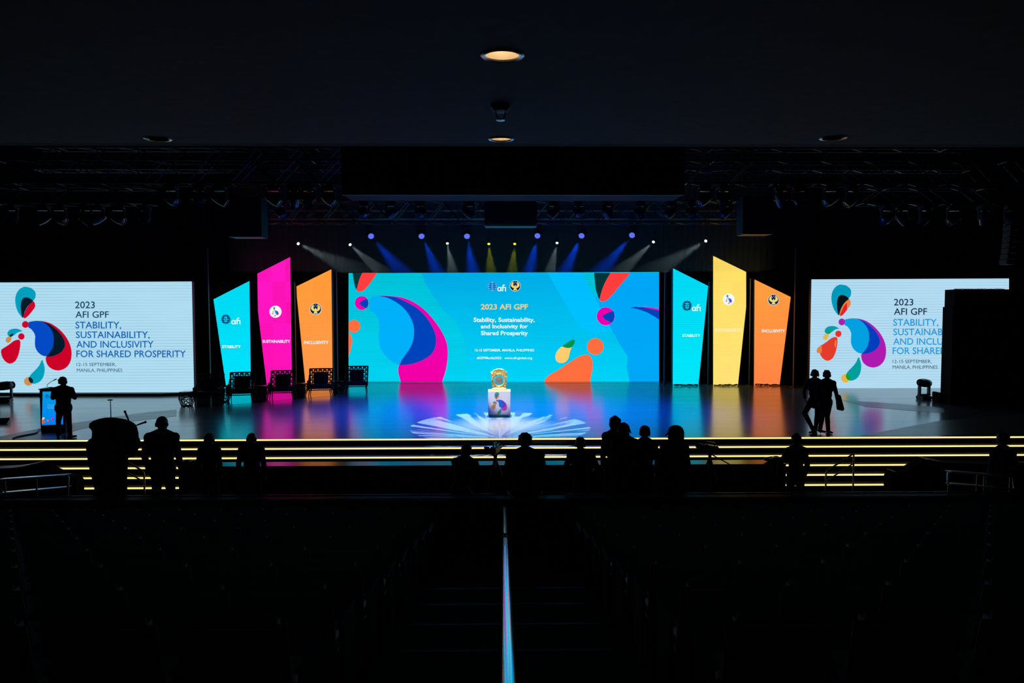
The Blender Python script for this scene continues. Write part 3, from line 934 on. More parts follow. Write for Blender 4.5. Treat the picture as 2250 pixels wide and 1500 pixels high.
# ------------------------------------------------------------------ haze above the screens
hz = bpy.data.materials.new('stage_haze')
hz.use_nodes = True
hz.node_tree.nodes.clear()
ho = N(hz.node_tree, 'ShaderNodeOutputMaterial')
hv = N(hz.node_tree, 'ShaderNodeVolumeScatter')
hv.inputs['Color'].default_value = (0.85, 0.92, 1, 1)
hv.inputs['Density'].default_value = 0.03
hv.inputs['Anisotropy'].default_value = 0.0
hz.node_tree.links.new(hv.outputs[0], ho.inputs['Volume'])
m = MB(); m.box(-12, 12, 29.9, 32.3, 6.5, 12.5)
h = tag(m.build('stage_haze', hz, origin=(0, 32, 6.56)), 'thin haze hanging above the centre screen, showing the light beams', 'haze', kind='stuff')

# ------------------------------------------------------------------ downlights in the soffit
BULB = emat('downlight_bulb', (255, 240, 205), 3.2)
CANM = mat('can_reflector', (0.95, 0.80, 0.58), 0.35, 0.3)
CANOFF = mat('can_dark', (0.02, 0.02, 0.022), 0.5)
RIM = mat('chrome_rim', (0.45, 0.5, 0.55), 0.22, 1.0)
DLL = ['lit warm recessed downlight nearest the camera in the dark ceiling', 'lit warm recessed downlight near the ceiling front edge, centre',
       'unlit recessed downlight in the ceiling, far left', 'unlit recessed downlight in the ceiling, far right']
for i, p in enumerate(dlp):
    lit = i < 2
    t = thing('downlight', DLL[i], 'ceiling light', (p.x, p.y, p.z), 0, 'recessed downlights in the low ceiling')
    t.rotation_euler = (math.atan(0.07), 0, 0)
    m = MB(); m.lathe((0, 0, 0), [(0.098, 0.004), (0.100, -0.006), (0.116, -0.010), (0.126, -0.004), (0.127, 0.002)], 40); m.build('trim_ring', RIM, t, smooth=True)
    m = MB(); m.lathe((0, 0, 0), [(0.0988, 0.002), (0.094, 0.06), (0.075, 0.125), (0.035, 0.135)], 40); m.build('reflector', CANM if lit else CANOFF, t, smooth=True, normals=False)
    m = MB(); m.lathe((0, 0, 0), [(0.0001, 0.126), (0.034, 0.130), (0.036, 0.134), (0.0001, 0.135)], 24); m.build('bulb', BULB if lit else mat('bulb_off', (0.3, 0.3, 0.3), 0.3), t, smooth=True)
    if lit:
        d = bpy.data.lights.new('downlight_lamp', 'POINT'); d.energy = 0.32 if i == 0 else 0.28; d.color = (1, 0.86, 0.68); d.shadow_soft_size = 0.02
        o = bpy.data.objects.new('downlight_lamp', d); COL.objects.link(o); o.parent = t; o.location = (0, 0, 0.095)
# smoke detector / sprinkler
q = soffit_hit(1100, 232)
t = thing('ceiling_sprinkler', 'small dark sprinkler head with a shiny tip under the ceiling, between the lit downlights', 'sprinkler', (q.x, q.y, q.z))
m = MB(); m.lathe((0, 0, 0), [(0.0001, -0.002), (0.075, 0.0), (0.075, -0.018), (0.055, -0.045), (0.0001, -0.05)], 28); m.build('base', BLK, t, smooth=True)
m = MB()
for k in range(4):
    an = PI / 4 + k * PI / 2
    m.tube([(0.062 * math.cos(an), 0.062 * math.sin(an), -0.03), (0.05 * math.cos(an), 0.05 * math.sin(an), -0.06), (0.035 * math.cos(an), 0.035 * math.sin(an), -0.09), (0.02 * math.cos(an), 0.02 * math.sin(an), -0.105)], 0.003, 6)
m.build('cage', RIM, t, smooth=True)
m = MB(); m.lathe((0, 0, 0), [(0.0001, -0.10), (0.03, -0.104), (0.034, -0.110), (0.0001, -0.114)], 20); m.build('tip', RIM, t, smooth=True)

# ------------------------------------------------------------------ trusses
TRM = mat('truss_black', (0.07, 0.075, 0.08), 0.33, 0.85)
CEILZ = 14.0
def truss(label, x0, x1, Y, zt, zb, dep=0.5, bay=0.62, hang=None):
    t = thing('lighting_truss', label, 'truss', ((x0 + x1) / 2, Y, zb), 0, 'lighting trusses above the stage')
    cs = [(Y, zt), (Y + dep, zt), (Y, zb), (Y + dep, zb)]
    for (yy, zz) in cs:
        m = MB(); m.rod((x0, yy, zz), (x1, yy, zz), 0.03, seg=8); m.build('chord', TRM, t, t.location, smooth=True)
    n = max(2, int((x1 - x0) / bay))
    m = MB()
    for i in range(n):
        a, b = x0 + (x1 - x0) * i / n, x0 + (x1 - x0) * (i + 1) / n
        if i % 2:
            a, b = b, a
        m.rod((a, Y, zb), (b, Y, zt), 0.015, seg=5); m.rod((a, Y + dep, zb), (b, Y + dep, zt), 0.015, seg=5)
        m.rod((a, Y, zb), (b, Y + dep, zb), 0.015, seg=5); m.rod((a, Y, zt), (b, Y + dep, zt), 0.015, seg=5)
        m.rod((a, Y, zb), (a, Y + dep, zb), 0.015, seg=5)
    m.build('bracing', TRM, t, t.location)
    for xx in (hang or [x0 + 0.8, x1 - 0.8]):
        m = MB(); m.rod((xx, Y + dep / 2, zt), (xx, Y + dep / 2, CEILZ), 0.008, seg=6); m.rod((xx, Y, zt), (xx, Y + dep, zt), 0.02, seg=6)
        m.build('hanging_cable', DARKM, t, t.location)
    return t
def Zt(py, Y): return P(1106, py, Y).z
def Xt(px, Y): return P(px, 400, Y).x
truss('upper left lighting truss, beside the hanging black box', -15.4, Xt(745, 20), 20, Zt(352, 20), Zt(402, 20))
truss('upper right lighting truss, beside the hanging black box', Xt(1510, 20), 15.6, 20, Zt(352, 20), Zt(402, 20))
truss('left lighting truss just under the ceiling edge', -15.0, Xt(748, 22.2), 22.2, Zt(325, 22.2), Zt(372, 22.2))
truss('right lighting truss just under the ceiling edge', Xt(1512, 22.2), 15.2, 22.2, Zt(325, 22.2), Zt(372, 22.2))
truss('short lower truss at far left holding moving heads', -15.6, Xt(330, 21.2), 21.2, Zt(412, 21.2), Zt(446, 21.2))
truss('short lower truss at far right holding moving heads', Xt(1900, 21.2), 15.8, 21.2, Zt(412, 21.2), Zt(446, 21.2))
truss('long middle truss behind the hanging black box', Xt(545, 25), Xt(1668, 25), 25, Zt(441, 25), Zt(488, 25))
truss('rear truss carrying the blue wash lights', Xt(600, 31.6), Xt(1610, 31.6), 30.9, Zt(466, 31.6), Zt(484, 31.6), 0.3, 0.4)
# big hanging masking box
t = thing('masking_box', 'large black rectangular box hanging above the stage under the ceiling edge', 'box', (Xt(1128, 16.5), 17, Zt(428, 16.5)))
m = MB(); m.rbox(Xt(750, 16.5), Xt(1505, 16.5), 16.5, 17.5, Zt(427, 16.5), 9.6, 0.03, 2); m.build('body', CLOTH, t, t.location)
m = MB(); m.box(Xt(752, 16.5), Xt(1503, 16.5), 16.47, 16.5, Zt(429, 16.5), Zt(427, 16.5)); m.build('bottom_rail', DARKM, t, t.location)
for k in (-2.8, 3.2):
    m = MB(); m.rod((k, 17, 9.58), (k, 17, CEILZ), 0.01); m.build('hanging_cable', DARKM, t, t.location)
# hanging loudspeakers
SPKG = mat('speaker_grille', (0.012, 0.012, 0.014), 0.6, bump=(200, 0.5))
def hang_box(label, xa, xb, ya, yb, Y, dep=0.7):
    x0, x1, z1, z0 = Xt(xa, Y), Xt(xb, Y), Zt(ya, Y), Zt(yb, Y)
    t = thing('hanging_speaker', label, 'loudspeaker', ((x0 + x1) / 2, Y, z0), 0, 'black speakers hanging above the stage')
    m = MB(); m.rbox(x0, x1, Y, Y + dep, z0, z1, 0.03, 2); m.build('cabinet', BLK, t, t.location)
    m = MB(); m.rbox(x0 + 0.05, x1 - 0.05, Y - 0.02, Y, z0 + 0.05, z1 - 0.05, 0.008, 1); m.build('grille', SPKG, t, t.location)
    for xx in (x0 + 0.15, x1 - 0.15):
        m = MB(); m.rod((xx, Y + dep / 2, z1 - 0.01), (xx, Y + dep / 2, CEILZ), 0.01, seg=6); m.build('hanging_cable', DARKM, t, t.location)
hang_box('big black hanging speaker box left of the middle truss', 497, 572, 432, 520, 23.4)
hang_box('big black hanging speaker box right of the middle truss', 1634, 1702, 430, 514, 23.4)
hang_box('wide black hanging speaker box in front of the middle truss, centre', 1064, 1180, 442, 496, 24.0)
# curved column loudspeaker, far right
t = thing('line_array', 'curved column of small black speakers hanging above the right screen edge', 'loudspeaker', (P(2215, 500, 24).x, 24, P(2215, 590, 24).z))
for k in range(8):
    zc = P(2215, 488 + 12.5 * k, 24).z; xx = P(2222 - 0.13 * k * k, 500, 24).x
    m = MB(); m.rbox(xx - 0.16, xx + 0.16, 23.8, 24.2, zc - 0.09, zc + 0.09, 0.02, 1); m.build('speaker_module', SPKG, t, t.location)
m = MB(); m.rod((P(2222, 500, 24).x, 24, P(2222, 484, 24).z), (P(2222, 500, 24).x, 24, CEILZ), 0.012); m.build('hanging_cable', DARKM, t, t.location)

# ------------------------------------------------------------------ moving heads
HEADM = mat('moving_head_shell', (0.035, 0.036, 0.04), 0.35)
LENS = mat('glass_lens', (0.05, 0.06, 0.08), 0.08, 0.3)
def moving_head(name, label, loc, tilt, rz=0, up_=True, s=1.0, lens=None, group=None, cat='stage light'):
    """base at loc, head on a yoke; up_=True hangs below loc"""
    t = thing(name, label, cat, loc, rz, group)
    g = -1 if up_ else 1
    m = MB(); m.rbox(-0.17 * s, 0.17 * s, -0.15 * s, 0.15 * s, min(0, g * 0.11 * s), max(0, g * 0.11 * s), 0.02 * s, 2); m.build('base', HEADM, t)
    m = MB()
    for sx in (-1, 1):
        m.rbox(min(sx * 0.15, sx * 0.20) * s, max(sx * 0.15, sx * 0.20) * s, -0.06 * s, 0.06 * s, min(g * 0.13, g * 0.44) * s, max(g * 0.13, g * 0.44) * s, 0.02 * s, 2)
    m.rbox(-0.20 * s, 0.20 * s, -0.07 * s, 0.07 * s, min(g * 0.112, g * 0.17) * s, max(g * 0.112, g * 0.17) * s, 0.015 * s, 2)
    m.build('yoke', HEADM, t)
    c = Vector((0, 0, (-0.40 if up_ else 0.50) * s))
    R = tilt
    prof = [(0.0001, -0.24), (0.09, -0.24), (0.13, -0.20), (0.145, -0.05), (0.145, 0.08), (0.125, 0.16), (0.12, 0.215), (0.105, 0.215), (0.100, 0.19)]
    zl = 1.0 if up_ else 1.22
    m = MB(); m.lathe((0, 0, 0), [(r * s * (1.0 if up_ else 0.9), z * s * zl) for r, z in prof], 24)
    m.v = [c + R @ v for v in m.v]
    m.build('head', HEADM, t, smooth=True)
    m = MB(); m.lathe((0, 0, 0), [(0.101 * s * (1.0 if up_ else 0.9), 0.19 * s * zl), (0.06 * s, 0.203 * s * zl), (0.0001, 0.208 * s * zl)], 24)
    m.v = [c + R @ v for v in m.v]
    m.build('lens', lens or LENS, t, smooth=True)
    if up_:
        m = MB(); m.rbox(-0.05 * s, 0.05 * s, -0.03 * s, 0.26 * s if 'middle' in label else 0.03 * s, 0, 0.08 * s, 0.008, 1); m.build('clamp', DARKM, t)
    return t
def aim(d):
    return Vector(d).normalized().to_track_quat('Z', 'Y').to_matrix()
random.seed(5)
# lit rear fixtures
BLED = emat('blue_led', (120, 140, 255), 2.0)
BLED2 = emat('blue_led_dim', (20, 40, 210), 1.0)
ordn = ['first from the left', 'second from the left', 'third from the left', 'fourth from the left', 'fifth from the left', 'rightmost']
for i, (px, py, tx) in enumerate(BLUE):
    a = P(px, py, WASHY)
    b = P(tx, 600, WASHY + 1.0)
    dv = (b - a).normalized()
    dv2 = (dv + Vector((0, -1.9, 0))).normalized()
    s = 1.15
    base = Vector((a.x, a.y, a.z + 0.46 * s))
    R = aim(dv2)
    c0_ = a - dv2 * 0.2
    base = Vector((c0_.x, c0_.y, c0_.z + 0.40 * s))
    t = moving_head('wash_light', f'round blue LED wash light above the centre screen, {ordn[i]} of six', base, R, 0, True, s, BLED2, 'lit blue wash lights')
    m = MB()
    for ring, n in ((0, 1), (0.03, 6), (0.055, 12), (0.08, 17), (0.103, 21)):
        for k in range(n):
            an = 2 * PI * k / n
            m.ball((ring * math.cos(an) * s, ring * math.sin(an) * s, 0.212 * s), 0.0105, u=6, v=4)
    c = Vector((0, 0, -0.40 * s))
    m.v = [c + R @ v for v in m.v]
    o = m.build('led_cluster', BLED, t)
    m = MB(); m.rod((0, 0, 0.06), (0, 30.905 - base.y, Zt(484, 31.6) - base.z + 0.03), 0.02, seg=6); m.build('drop_pipe', BLK, t)
wl = emat('beam_white', (225, 245, 240), 2.4); yl = emat('beam_yellow', (235, 240, 30), 1.8)
bw = ['far left white', 'second white', 'white beside the yellow pair, left', 'left yellow', 'right yellow', 'white beside the yellow pair, right', 'second white from the right', 'far right white']
for i, (px, py, tx, cc) in enumerate(WHITE):
    a = P(px, py, BEAMY)
    b = P(tx, 600, BEAMY + 0.9)
    dv = (b - a).normalized()
    R = aim((dv + Vector((0, -1.5, 0))).normalized())
    s = 0.62
    c0_ = a - (dv + Vector((0, -1.5, 0))).normalized() * 0.1
    base = Vector((c0_.x, c0_.y, c0_.z + 0.40 * s))
    t = moving_head('beam_light', f'small {bw[i]} beam light above the screens', base, R, 0, True, s, yl if cc == 'y' else wl, 'lit small beam lights')
    m = MB(); m.rod((0, 0, 0.04), (0, 0, CEILZ - base.z), 0.012, seg=6); m.build('drop_pipe', BLK, t)
# dark moving heads and floods on the trusses
def dark_heads(items, Y, zp, words, grp, s):
    for i, (px, tx_, ty_) in enumerate(items):
        x = Xt(px, Y)
        R = aim((tx_, ty_, -0.55))
        moving_head('moving_head', f'unlit black moving head on {words}, at {side_words(i, len(items))}', (x, Y + (0.0 if Y < 24 else -0.24), zp), R, random.uniform(-0.3, 0.3), True, s, None, grp)
WN = ['first', 'second', 'third', 'fourth', 'fifth', 'sixth', 'seventh', 'eighth', 'ninth', 'tenth', 'eleventh', 'twelfth']
def side_words(i, n):
    return f'{WN[i]} place from the left'
dark_heads([(22, .4, .5), (92, -.9, .2), (128, .9, -.2), (186, .4, .2), (212, -.7, -.4), (257, .9, -.3), (316, .3, -.4)], 21.2, Zt(446, 21.2) - 0.07, 'the lower left truss', 'moving heads on the lower left truss', 1.0)
dark_heads([(375, .8, -.2), (436, .1, -.6), (482, .8, .1), (600, .7, -.2), (646, -.2, .3), (678, .1, -.7), (722, .7, -.1)], 20.0, Zt(402, 20) - 0.07, 'the upper left truss', 'moving heads on the upper left truss', 1.0)
dark_heads([(1548, -.7, -.2), (1590, -.1, -.6), (1716, .2, .3), (1756, .1, -.7), (1826, -.8, -.2), (1872, -.5, .2)], 20.0, Zt(402, 20) - 0.07, 'the upper right truss', 'moving heads on the upper right truss', 1.0)
dark_heads([(1950, -.8, -.3), (1985, .5, .3), (2035, -.2, .5), (2098, -.7, -.2), (2165, .3, .4), (2225, -.6, -.3)], 21.2, Zt(446, 21.2) - 0.07, 'the lower right truss', 'moving heads on the lower right truss', 1.0)
dark_heads([(620, .6, -.2), (801, .1, -.7), (862, -.7, -.1), (926, .1, -.7), (1030, .6, -.2), (1215, -.6, -.2), (1270, .1, -.7), (1332, .5, .1), (1403, .1, -.7), (1470, -.6, -.2), (1517, .1, -.7), (1590, -.7, -.2)], 25.0, Zt(441, 25) - 0.06, 'the long middle truss', 'moving heads on the middle truss', 1.05)
# moving heads standing on the stage
def floor_head(label, px, pyb, hpx, dirx):
    q = PZ(px, pyb, ST)
    s = 1.32
    return moving_head('moving_head', label, (q.x, q.y, ST), aim((dirx, -0.35, 0.12)), 0.25, False, s)
floor_head('black moving head standing on the stage before the right screen', 2030, 877, 42, -1)
floor_head('black moving head standing on the stage at the left picture edge', 11, 884, 42, 1)

# ------------------------------------------------------------------ gong on its pedestal
pq = PZ(1097, 916.5, ST)
PY = pq.y
px0, px1 = P(1072.3, 880, PY).x, P(1121.6, 880, PY).x
ztop = P(1097, 858.8, PY).z
ped = thing('gong_pedestal', 'white box pedestal with the colourful event logo, lit at centre stage', 'pedestal', ((px0 + px1) / 2, PY + 0.25, ST))
m = MB(); m.rbox(px0, px1, PY, PY + 0.52, ST + 0.085, ztop, 0.006, 1); m.build('body', WHITEP, ped, ped.location)
TEAL = mat('teal_plinth', (0.0, 0.16, 0.2), 0.4)
m = MB(); m.rbox(px0 + 0.015, px1 - 0.015, PY - 0.004, PY + 0.50, ST + 0.03, ST + 0.085, 0.005, 1); m.build('teal_base', TEAL, ped, ped.location)
for sx in (px0 + 0.06, px1 - 0.06):
    for yy in (PY + 0.03, PY + 0.46):
        m = MB(); m.rod((sx - 0.012, yy, ST + 0.034), (sx + 0.012, yy, ST + 0.034), 0.034, seg=16); m.build('caster', STEELD, ped, ped.location, smooth=True)
pc = Picture(PY - 0.002)
pc.k = 0
def dmat(name, rgb):
    return mat(name, tuple(lin(c) for c in rgb), 0.5)
LAYK = 0
class Print(Picture):
    def add(s, pts, mt, lay=None):
        s.k += 1
        if mt not in s.mats:
            s.mats.append(mt)
        s.m.mi(s.mats.index(mt))
        q = [P(x, y, s.Y) for x, y in pts]
        s.m.poly([(p.x, s.Y - 0.0012 * s.k, p.z) for p in q])
pc = Print(PY - 0.001)
pc.logo(1091.8, 879.7, 0.222 / 6.247, 0.222 / 6.25, dict(drop=(10, 160, 160), drop_red=(232, 140, 100), drop_dark=(120, 95, 60), dot=(190, 60, 150), crescent=(205, 70, 165), overlap=(110, 40, 180),
        body=(0, 110, 215), leaf=(10, 150, 145), leaf_stem=(230, 200, 100), leaf_dark=(40, 160, 90), dot2=(220, 120, 90), blob=(230, 150, 70), foot_dot=(235, 200, 60), foot=(10, 150, 150), foot_dark=(60, 170, 90)), 'p_', kinds=dmat)
pc.m.build('logo_print', pc.mats, ped, ped.location, normals=False)
# gong
gx = P(1096.5, 835, PY + 0.2).x
GY = PY + 0.24
def gz(py): return P(1097, py, GY).z
def gX(px): return P(px, 835, GY).x
gong = thing('gong', 'small metal gong in an ornate gilded frame on the white pedestal', 'gong', (gx, GY, ztop))
zc = gz(834.5)
m = MB()
b0, b1, b2 = ztop, gz(854.5), gz(851.2)
m.hexa([(gX(1078), GY - 0.10, b0), (gX(1115.5), GY - 0.10, b0), (gX(1115.5), GY + 0.10, b0), (gX(1078), GY + 0.10, b0), (gX(1079.5), GY - 0.09, b1), (gX(1114), GY - 0.09, b1), (gX(1114), GY + 0.09, b1), (gX(1079.5), GY + 0.09, b1)])
m.hexa([(gX(1080.5), GY - 0.08, b1), (gX(1113), GY - 0.08, b1), (gX(1113), GY + 0.08, b1), (gX(1080.5), GY + 0.08, b1), (gX(1084), GY - 0.06, b2), (gX(1109.5), GY - 0.06, b2), (gX(1109.5), GY + 0.06, b2), (gX(1084), GY + 0.06, b2)])
for k in range(13):
    m.ball((gX(1080.5 + 32.5 * k / 12), GY - 0.095, b1 + 0.004), 0.013, u=8, v=6)
m.build('base', GOLD, gong, gong.location, smooth=True)
m = MB()
r = 0.205
m.torus((gx, GY, zc), r, 0.028, 'y', seg=40)
m.torus((gx, GY, zc), r + 0.045, 0.014, 'y', seg=40)
for k in range(26):
    an = 2 * PI * k / 26
    m.ball((gx + math.cos(an) * (r + 0.03), GY - 0.03, zc + math.sin(an) * (r + 0.03)), 0.017, u=8, v=6)
# side scrolls, crest and feet of the carved frame
def scroll(cx, cz, rr, turns, d, flip=1):
    pts = []
    for i in range(26):
        t_ = i / 25
        an = t_ * turns * 2 * PI
        q = rr * (1 - 0.82 * t_)
        pts.append((cx + flip * q * math.cos(an), GY + d, cz + q * math.sin(an)))
    m.tube(pts, [0.016 * (1 - 0.5 * i / 25) for i in range(26)], 6)
for s_ in (-1, 1):
    scroll(gx + s_ * 0.225, gz(820), 0.055, 1.5, -0.01, s_)
    scroll(gx + s_ * 0.245, gz(826), 0.045, 1.3, 0.01, -s_)
    scroll(gx + s_ * 0.14, gz(815.5), 0.06, 1.6, -0.015, s_)
    scroll(gx + s_ * 0.06, gz(813), 0.05, 1.5, 0, s_)
    scroll(gx + s_ * 0.225, gz(836), 0.04, 1.3, 0.0, s_)
    scroll(gx + s_ * 0.215, gz(843), 0.05, 1.4, 0.0, -s_)
    m.ball((gx + s_ * 0.19, GY, gz(848)), 0.055, 1, 0.8, 1.0)
    m.ball((gx + s_ * 0.22, GY, gz(843)), 0.04, 1, 0.8, 1.1)
    m.ball((gx + s_ * 0.235, GY, gz(822.5)), 0.032)
    for k in range(7):
        t_ = k / 6
        m.ball((gx + s_ * (0.265 - 0.25 * t_), GY - 0.01, gz(818.5 - 7.5 * math.sin(t_ * PI / 2))), 0.026, u=8, v=6)
m.prism([(gx + x, GY - 0.02, gz(y)) for x, y in [(-0.24, 821), (-0.15, 816), (-0.07, 811.5), (0, 810.2), (0.07, 811.5), (0.15, 816), (0.24, 821), (0.16, 826), (0.1, 821.8), (0, 820.3), (-0.1, 821.8), (-0.16, 826)]], (0, 0.04, 0))
m.ball((gx, GY, gz(811)), 0.03)
m.ball((gx, GY - 0.02, gz(850)), 0.05, 1.6, 0.8, 0.8)
m.build('carved_frame', GOLD, gong, gong.location, smooth=True)
m = MB()
prof = [(0.0001, -0.030), (0.030, -0.026), (0.034, -0.012), (0.09, -0.010), (0.128, -0.004), (0.134, 0.006), (0.128, 0.014), (0.0001, 0.014)]
m.lathe((0, 0, 0), prof, 40)
m.v = [Vector((gx + v.x, GY + v.z, zc + v.y)) for v in m.v]
DISC = mat('gong_bronze', (0.55, 0.50, 0.34), 0.3, 0.55, bump=(3, 0.02))
m.build('gong_disc', DISC, gong, gong.location, smooth=True)
m = MB()
for s_ in (-1, 1):
    m.rod((gx + s_ * 0.08, GY, zc + 0.10), (gx + s_ * 0.10, GY, zc + 0.19), 0.006, seg=6)
m.build('hanging_cord', mat('red_cord', (0.3, 0.03, 0.02), 0.7), gong, gong.location)
# dark tape line from the pedestal to the stage edge
a = PZ(1097, 920, ST); b = PZ(1101, 963, ST)
m = MB(); m.prism([(a.x - 0.045, a.y, ST + 0.001), (a.x + 0.045, a.y, ST + 0.001), (b.x + 0.06, b.y, ST + 0.001), (b.x - 0.06, b.y, ST + 0.001)], (0, 0, 0.003))
tag(m.build('cable_cover', mat('grey_tape', (0.05, 0.05, 0.06), 0.5), origin=(a.x, a.y, ST)), 'straight grey cable cover running from the pedestal to the stage edge', 'cable cover')

# ------------------------------------------------------------------ stage lectern with a screen
lq = PZ(115, 950, ST); LYY = lq.y
lx0, lx1 = P(87.5, 900, LYY).x, P(142, 900, LYY).x
lz = P(115, 854.5, LYY).z
lec = thing('lectern', 'black lectern with a bright blue screen on its front, at stage left', 'lectern', ((lx0 + lx1) / 2, LYY + 0.2, ST))
m = MB(); m.rbox(lx0, lx1, LYY, LYY + 0.30, ST, lz - 0.02, 0.015, 2); m.build('body', BLKG, lec, lec.location)
m = MB(); m.rbox(lx0 - 0.01, lx1 + 0.01, LYY - 0.03, LYY + 0.33, lz - 0.02, lz + 0.01, 0.008, 2); m.build('top_board', BLK, lec, lec.location)
p = Picture(LYY - 0.003)
p.add([(93.8, 860), (138.5, 859.5), (138.5, 932), (92.3, 933.8)], emat('lectern_blue', (0, 158, 228), rgb2=(0, 128, 244)))
p.add(crom([(92.6, 921), (94, 917), (97, 916.5), (99, 918), (97, 920.5), (94, 922)]), emat('mid_yellow', (0, 0, 0)))
p.add(crom([(99, 917), (101.5, 916), (102, 918), (100, 918.6)], 4), emat('mid_green', (0, 0, 0)))
p.add([(92.5, 922), (97, 923), (100.5, 926), (97, 928.5), (92.4, 930.4)], emat('lec_orange', (226, 92, 36)))
p.add(circ(105.8, 923.7, 2.4), emat('lec_orange', (226, 92, 36)))
p.add(circ(116.2, 919.5, 2.7), emat('mid_magenta', (0, 0, 0)))
p.add([(116.5, 920), (119, 918.5), (119, 922.5)], emat('mid_royal', (0, 0, 0)))
p.m.build('display', p.mats, lec, lec.location, normals=False)
globe(lec, 107, 869.3, 3.8, LYY - 0.002, (10, 90, 170), (8, 60, 130), 0.03)
lw = emat('lec_white', (120, 205, 245))
for s_, y_ in (('Stability, Sustainability,', 888), ('and Inclusivity for', 891.8), ('Shared Prosperity', 895)):
    letters(lec, s_, 105, 126, y_, y_ + 2, LYY - 0.003, lw, 0.02)
gn = P(102.6, 853, LYY)
def gp(px, py): return P(px, py, LYY + 0.2)
m = MB(); m.tube([(gn.x, LYY + 0.2, lz + 0.01), gp(102.8, 849), gp(103.5, 846), gp(106, 843), gp(112, 838.5), gp(118, 835)], 0.008, 8)
m.rod((gn.x, LYY + 0.2, lz + 0.005), (gn.x, LYY + 0.2, lz + 0.04), 0.05, 0.03); m.build('gooseneck', BLK, lec, lec.location, smooth=True)
m = MB(); m.cap(gp(118, 835), gp(123.5, 832.8), 0.014, 0.016); m.build('microphone', BLK, lec, lec.location, smooth=True)
# its cable on the floor
pts = [PZ(x, y, ST) for x, y in [(88, 944), (84, 947), (82, 951), (76, 953.5), (66, 955.5), (54, 957.5), (44, 959.5), (34, 962), (29, 964.5)]]
m = MB(); m.tube([(p_.x, p_.y, ST + 0.022) for p_ in pts], 0.02, 8)
tag(m.build('cable', CAB, origin=(pts[0].x, pts[0].y, ST), smooth=True), 'black cable running from the lectern foot to the stage edge', 'cable')
# confidence monitor at left picture edge
q = PZ(2, 930, ST)
t = thing('stage_monitor', 'low tilted screen lying on the stage at the left picture edge', 'monitor', (q.x, q.y, ST), 0.25)
m = MB(); m.hexa([(-0.5, -0.14, 0), (0.22, -0.14, 0), (0.22, 0.14, 0), (-0.5, 0.14, 0), (-0.5, -0.10, 0.03), (0.22, -0.10, 0.03), (0.22, 0.12, 0.16), (-0.5, 0.12, 0.16)]); m.build('housing', BLKG, t)
m = MB(); m.poly([(-0.47, -0.085, 0.042), (0.19, -0.085, 0.042), (0.19, 0.10, 0.152), (-0.47, 0.10, 0.152)]); m.build('display', LENS, t)

# ------------------------------------------------------------------ black stacks at the right
VBLK = mat('matt_black', (0.0035, 0.004, 0.005), 0.9, spec=0.15)
q = PZ(2160, 889, ST); BY = q.y
BD = 0.6; bx0 = P(2068, 800, BY + BD).x; bx1 = P(2076, 640, BY + BD).x
zt1 = P(2076, 635.5, BY).z; zt0 = P(2072, 674, BY).z
t = thing('speaker_stack', 'huge black stack covering the right part of the right screen', 'loudspeaker stack', (bx0 + 2.2, BY + 0.3, ST))
zz = ST
k = 0
while zz < zt0 - 0.05:
    z1_ = min(zz + (zt0 - ST) / 4, zt0)
    m = MB(); m.rbox(bx0, bx0 + 4.6, BY, BY + BD, zz - 0.01 if zz > ST else ST, z1_, 0.004, 1); m.build('speaker_cabinet', VBLK, t, t.location)
    zz = z1_
m = MB(); m.rbox(bx1, bx1 + 4.45, BY + 0.02, BY + BD, zt0 - 0.03, zt1, 0.006, 1); m.build('speaker_cabinet', VBLK, t, t.location)
m = MB()
random.seed(11)
for k in range(16):
    x_ = bx1 + 0.15 + k * 0.12
    m.tube([(x_, BY + 0.3, zt1 + 0.012), (x_ + 0.08, BY + 0.25, zt1 + 0.012 + random.uniform(0.0, 0.02)), (x_ + 0.13, BY + 0.3, zt1 + 0.012)], 0.014, 6)
m.build('cable_loops', CAB, t, t.location)
q2 = PZ(2057, 886, ST)
x0_, x1_ = P(2047, 880, q2.y + 0.5).x, bx0 - 0.02
m = MB(); m.rbox(x0_, x1_, q2.y, q2.y + 0.5, ST, P(2055, 861.5, q2.y + 0.2).z, 0.02, 2)
o = m.build('equipment_case', VBLK, origin=((x0_ + x1_) / 2, q2.y, ST)); tag(o, 'small black case at the left foot of the huge black stack', 'case')

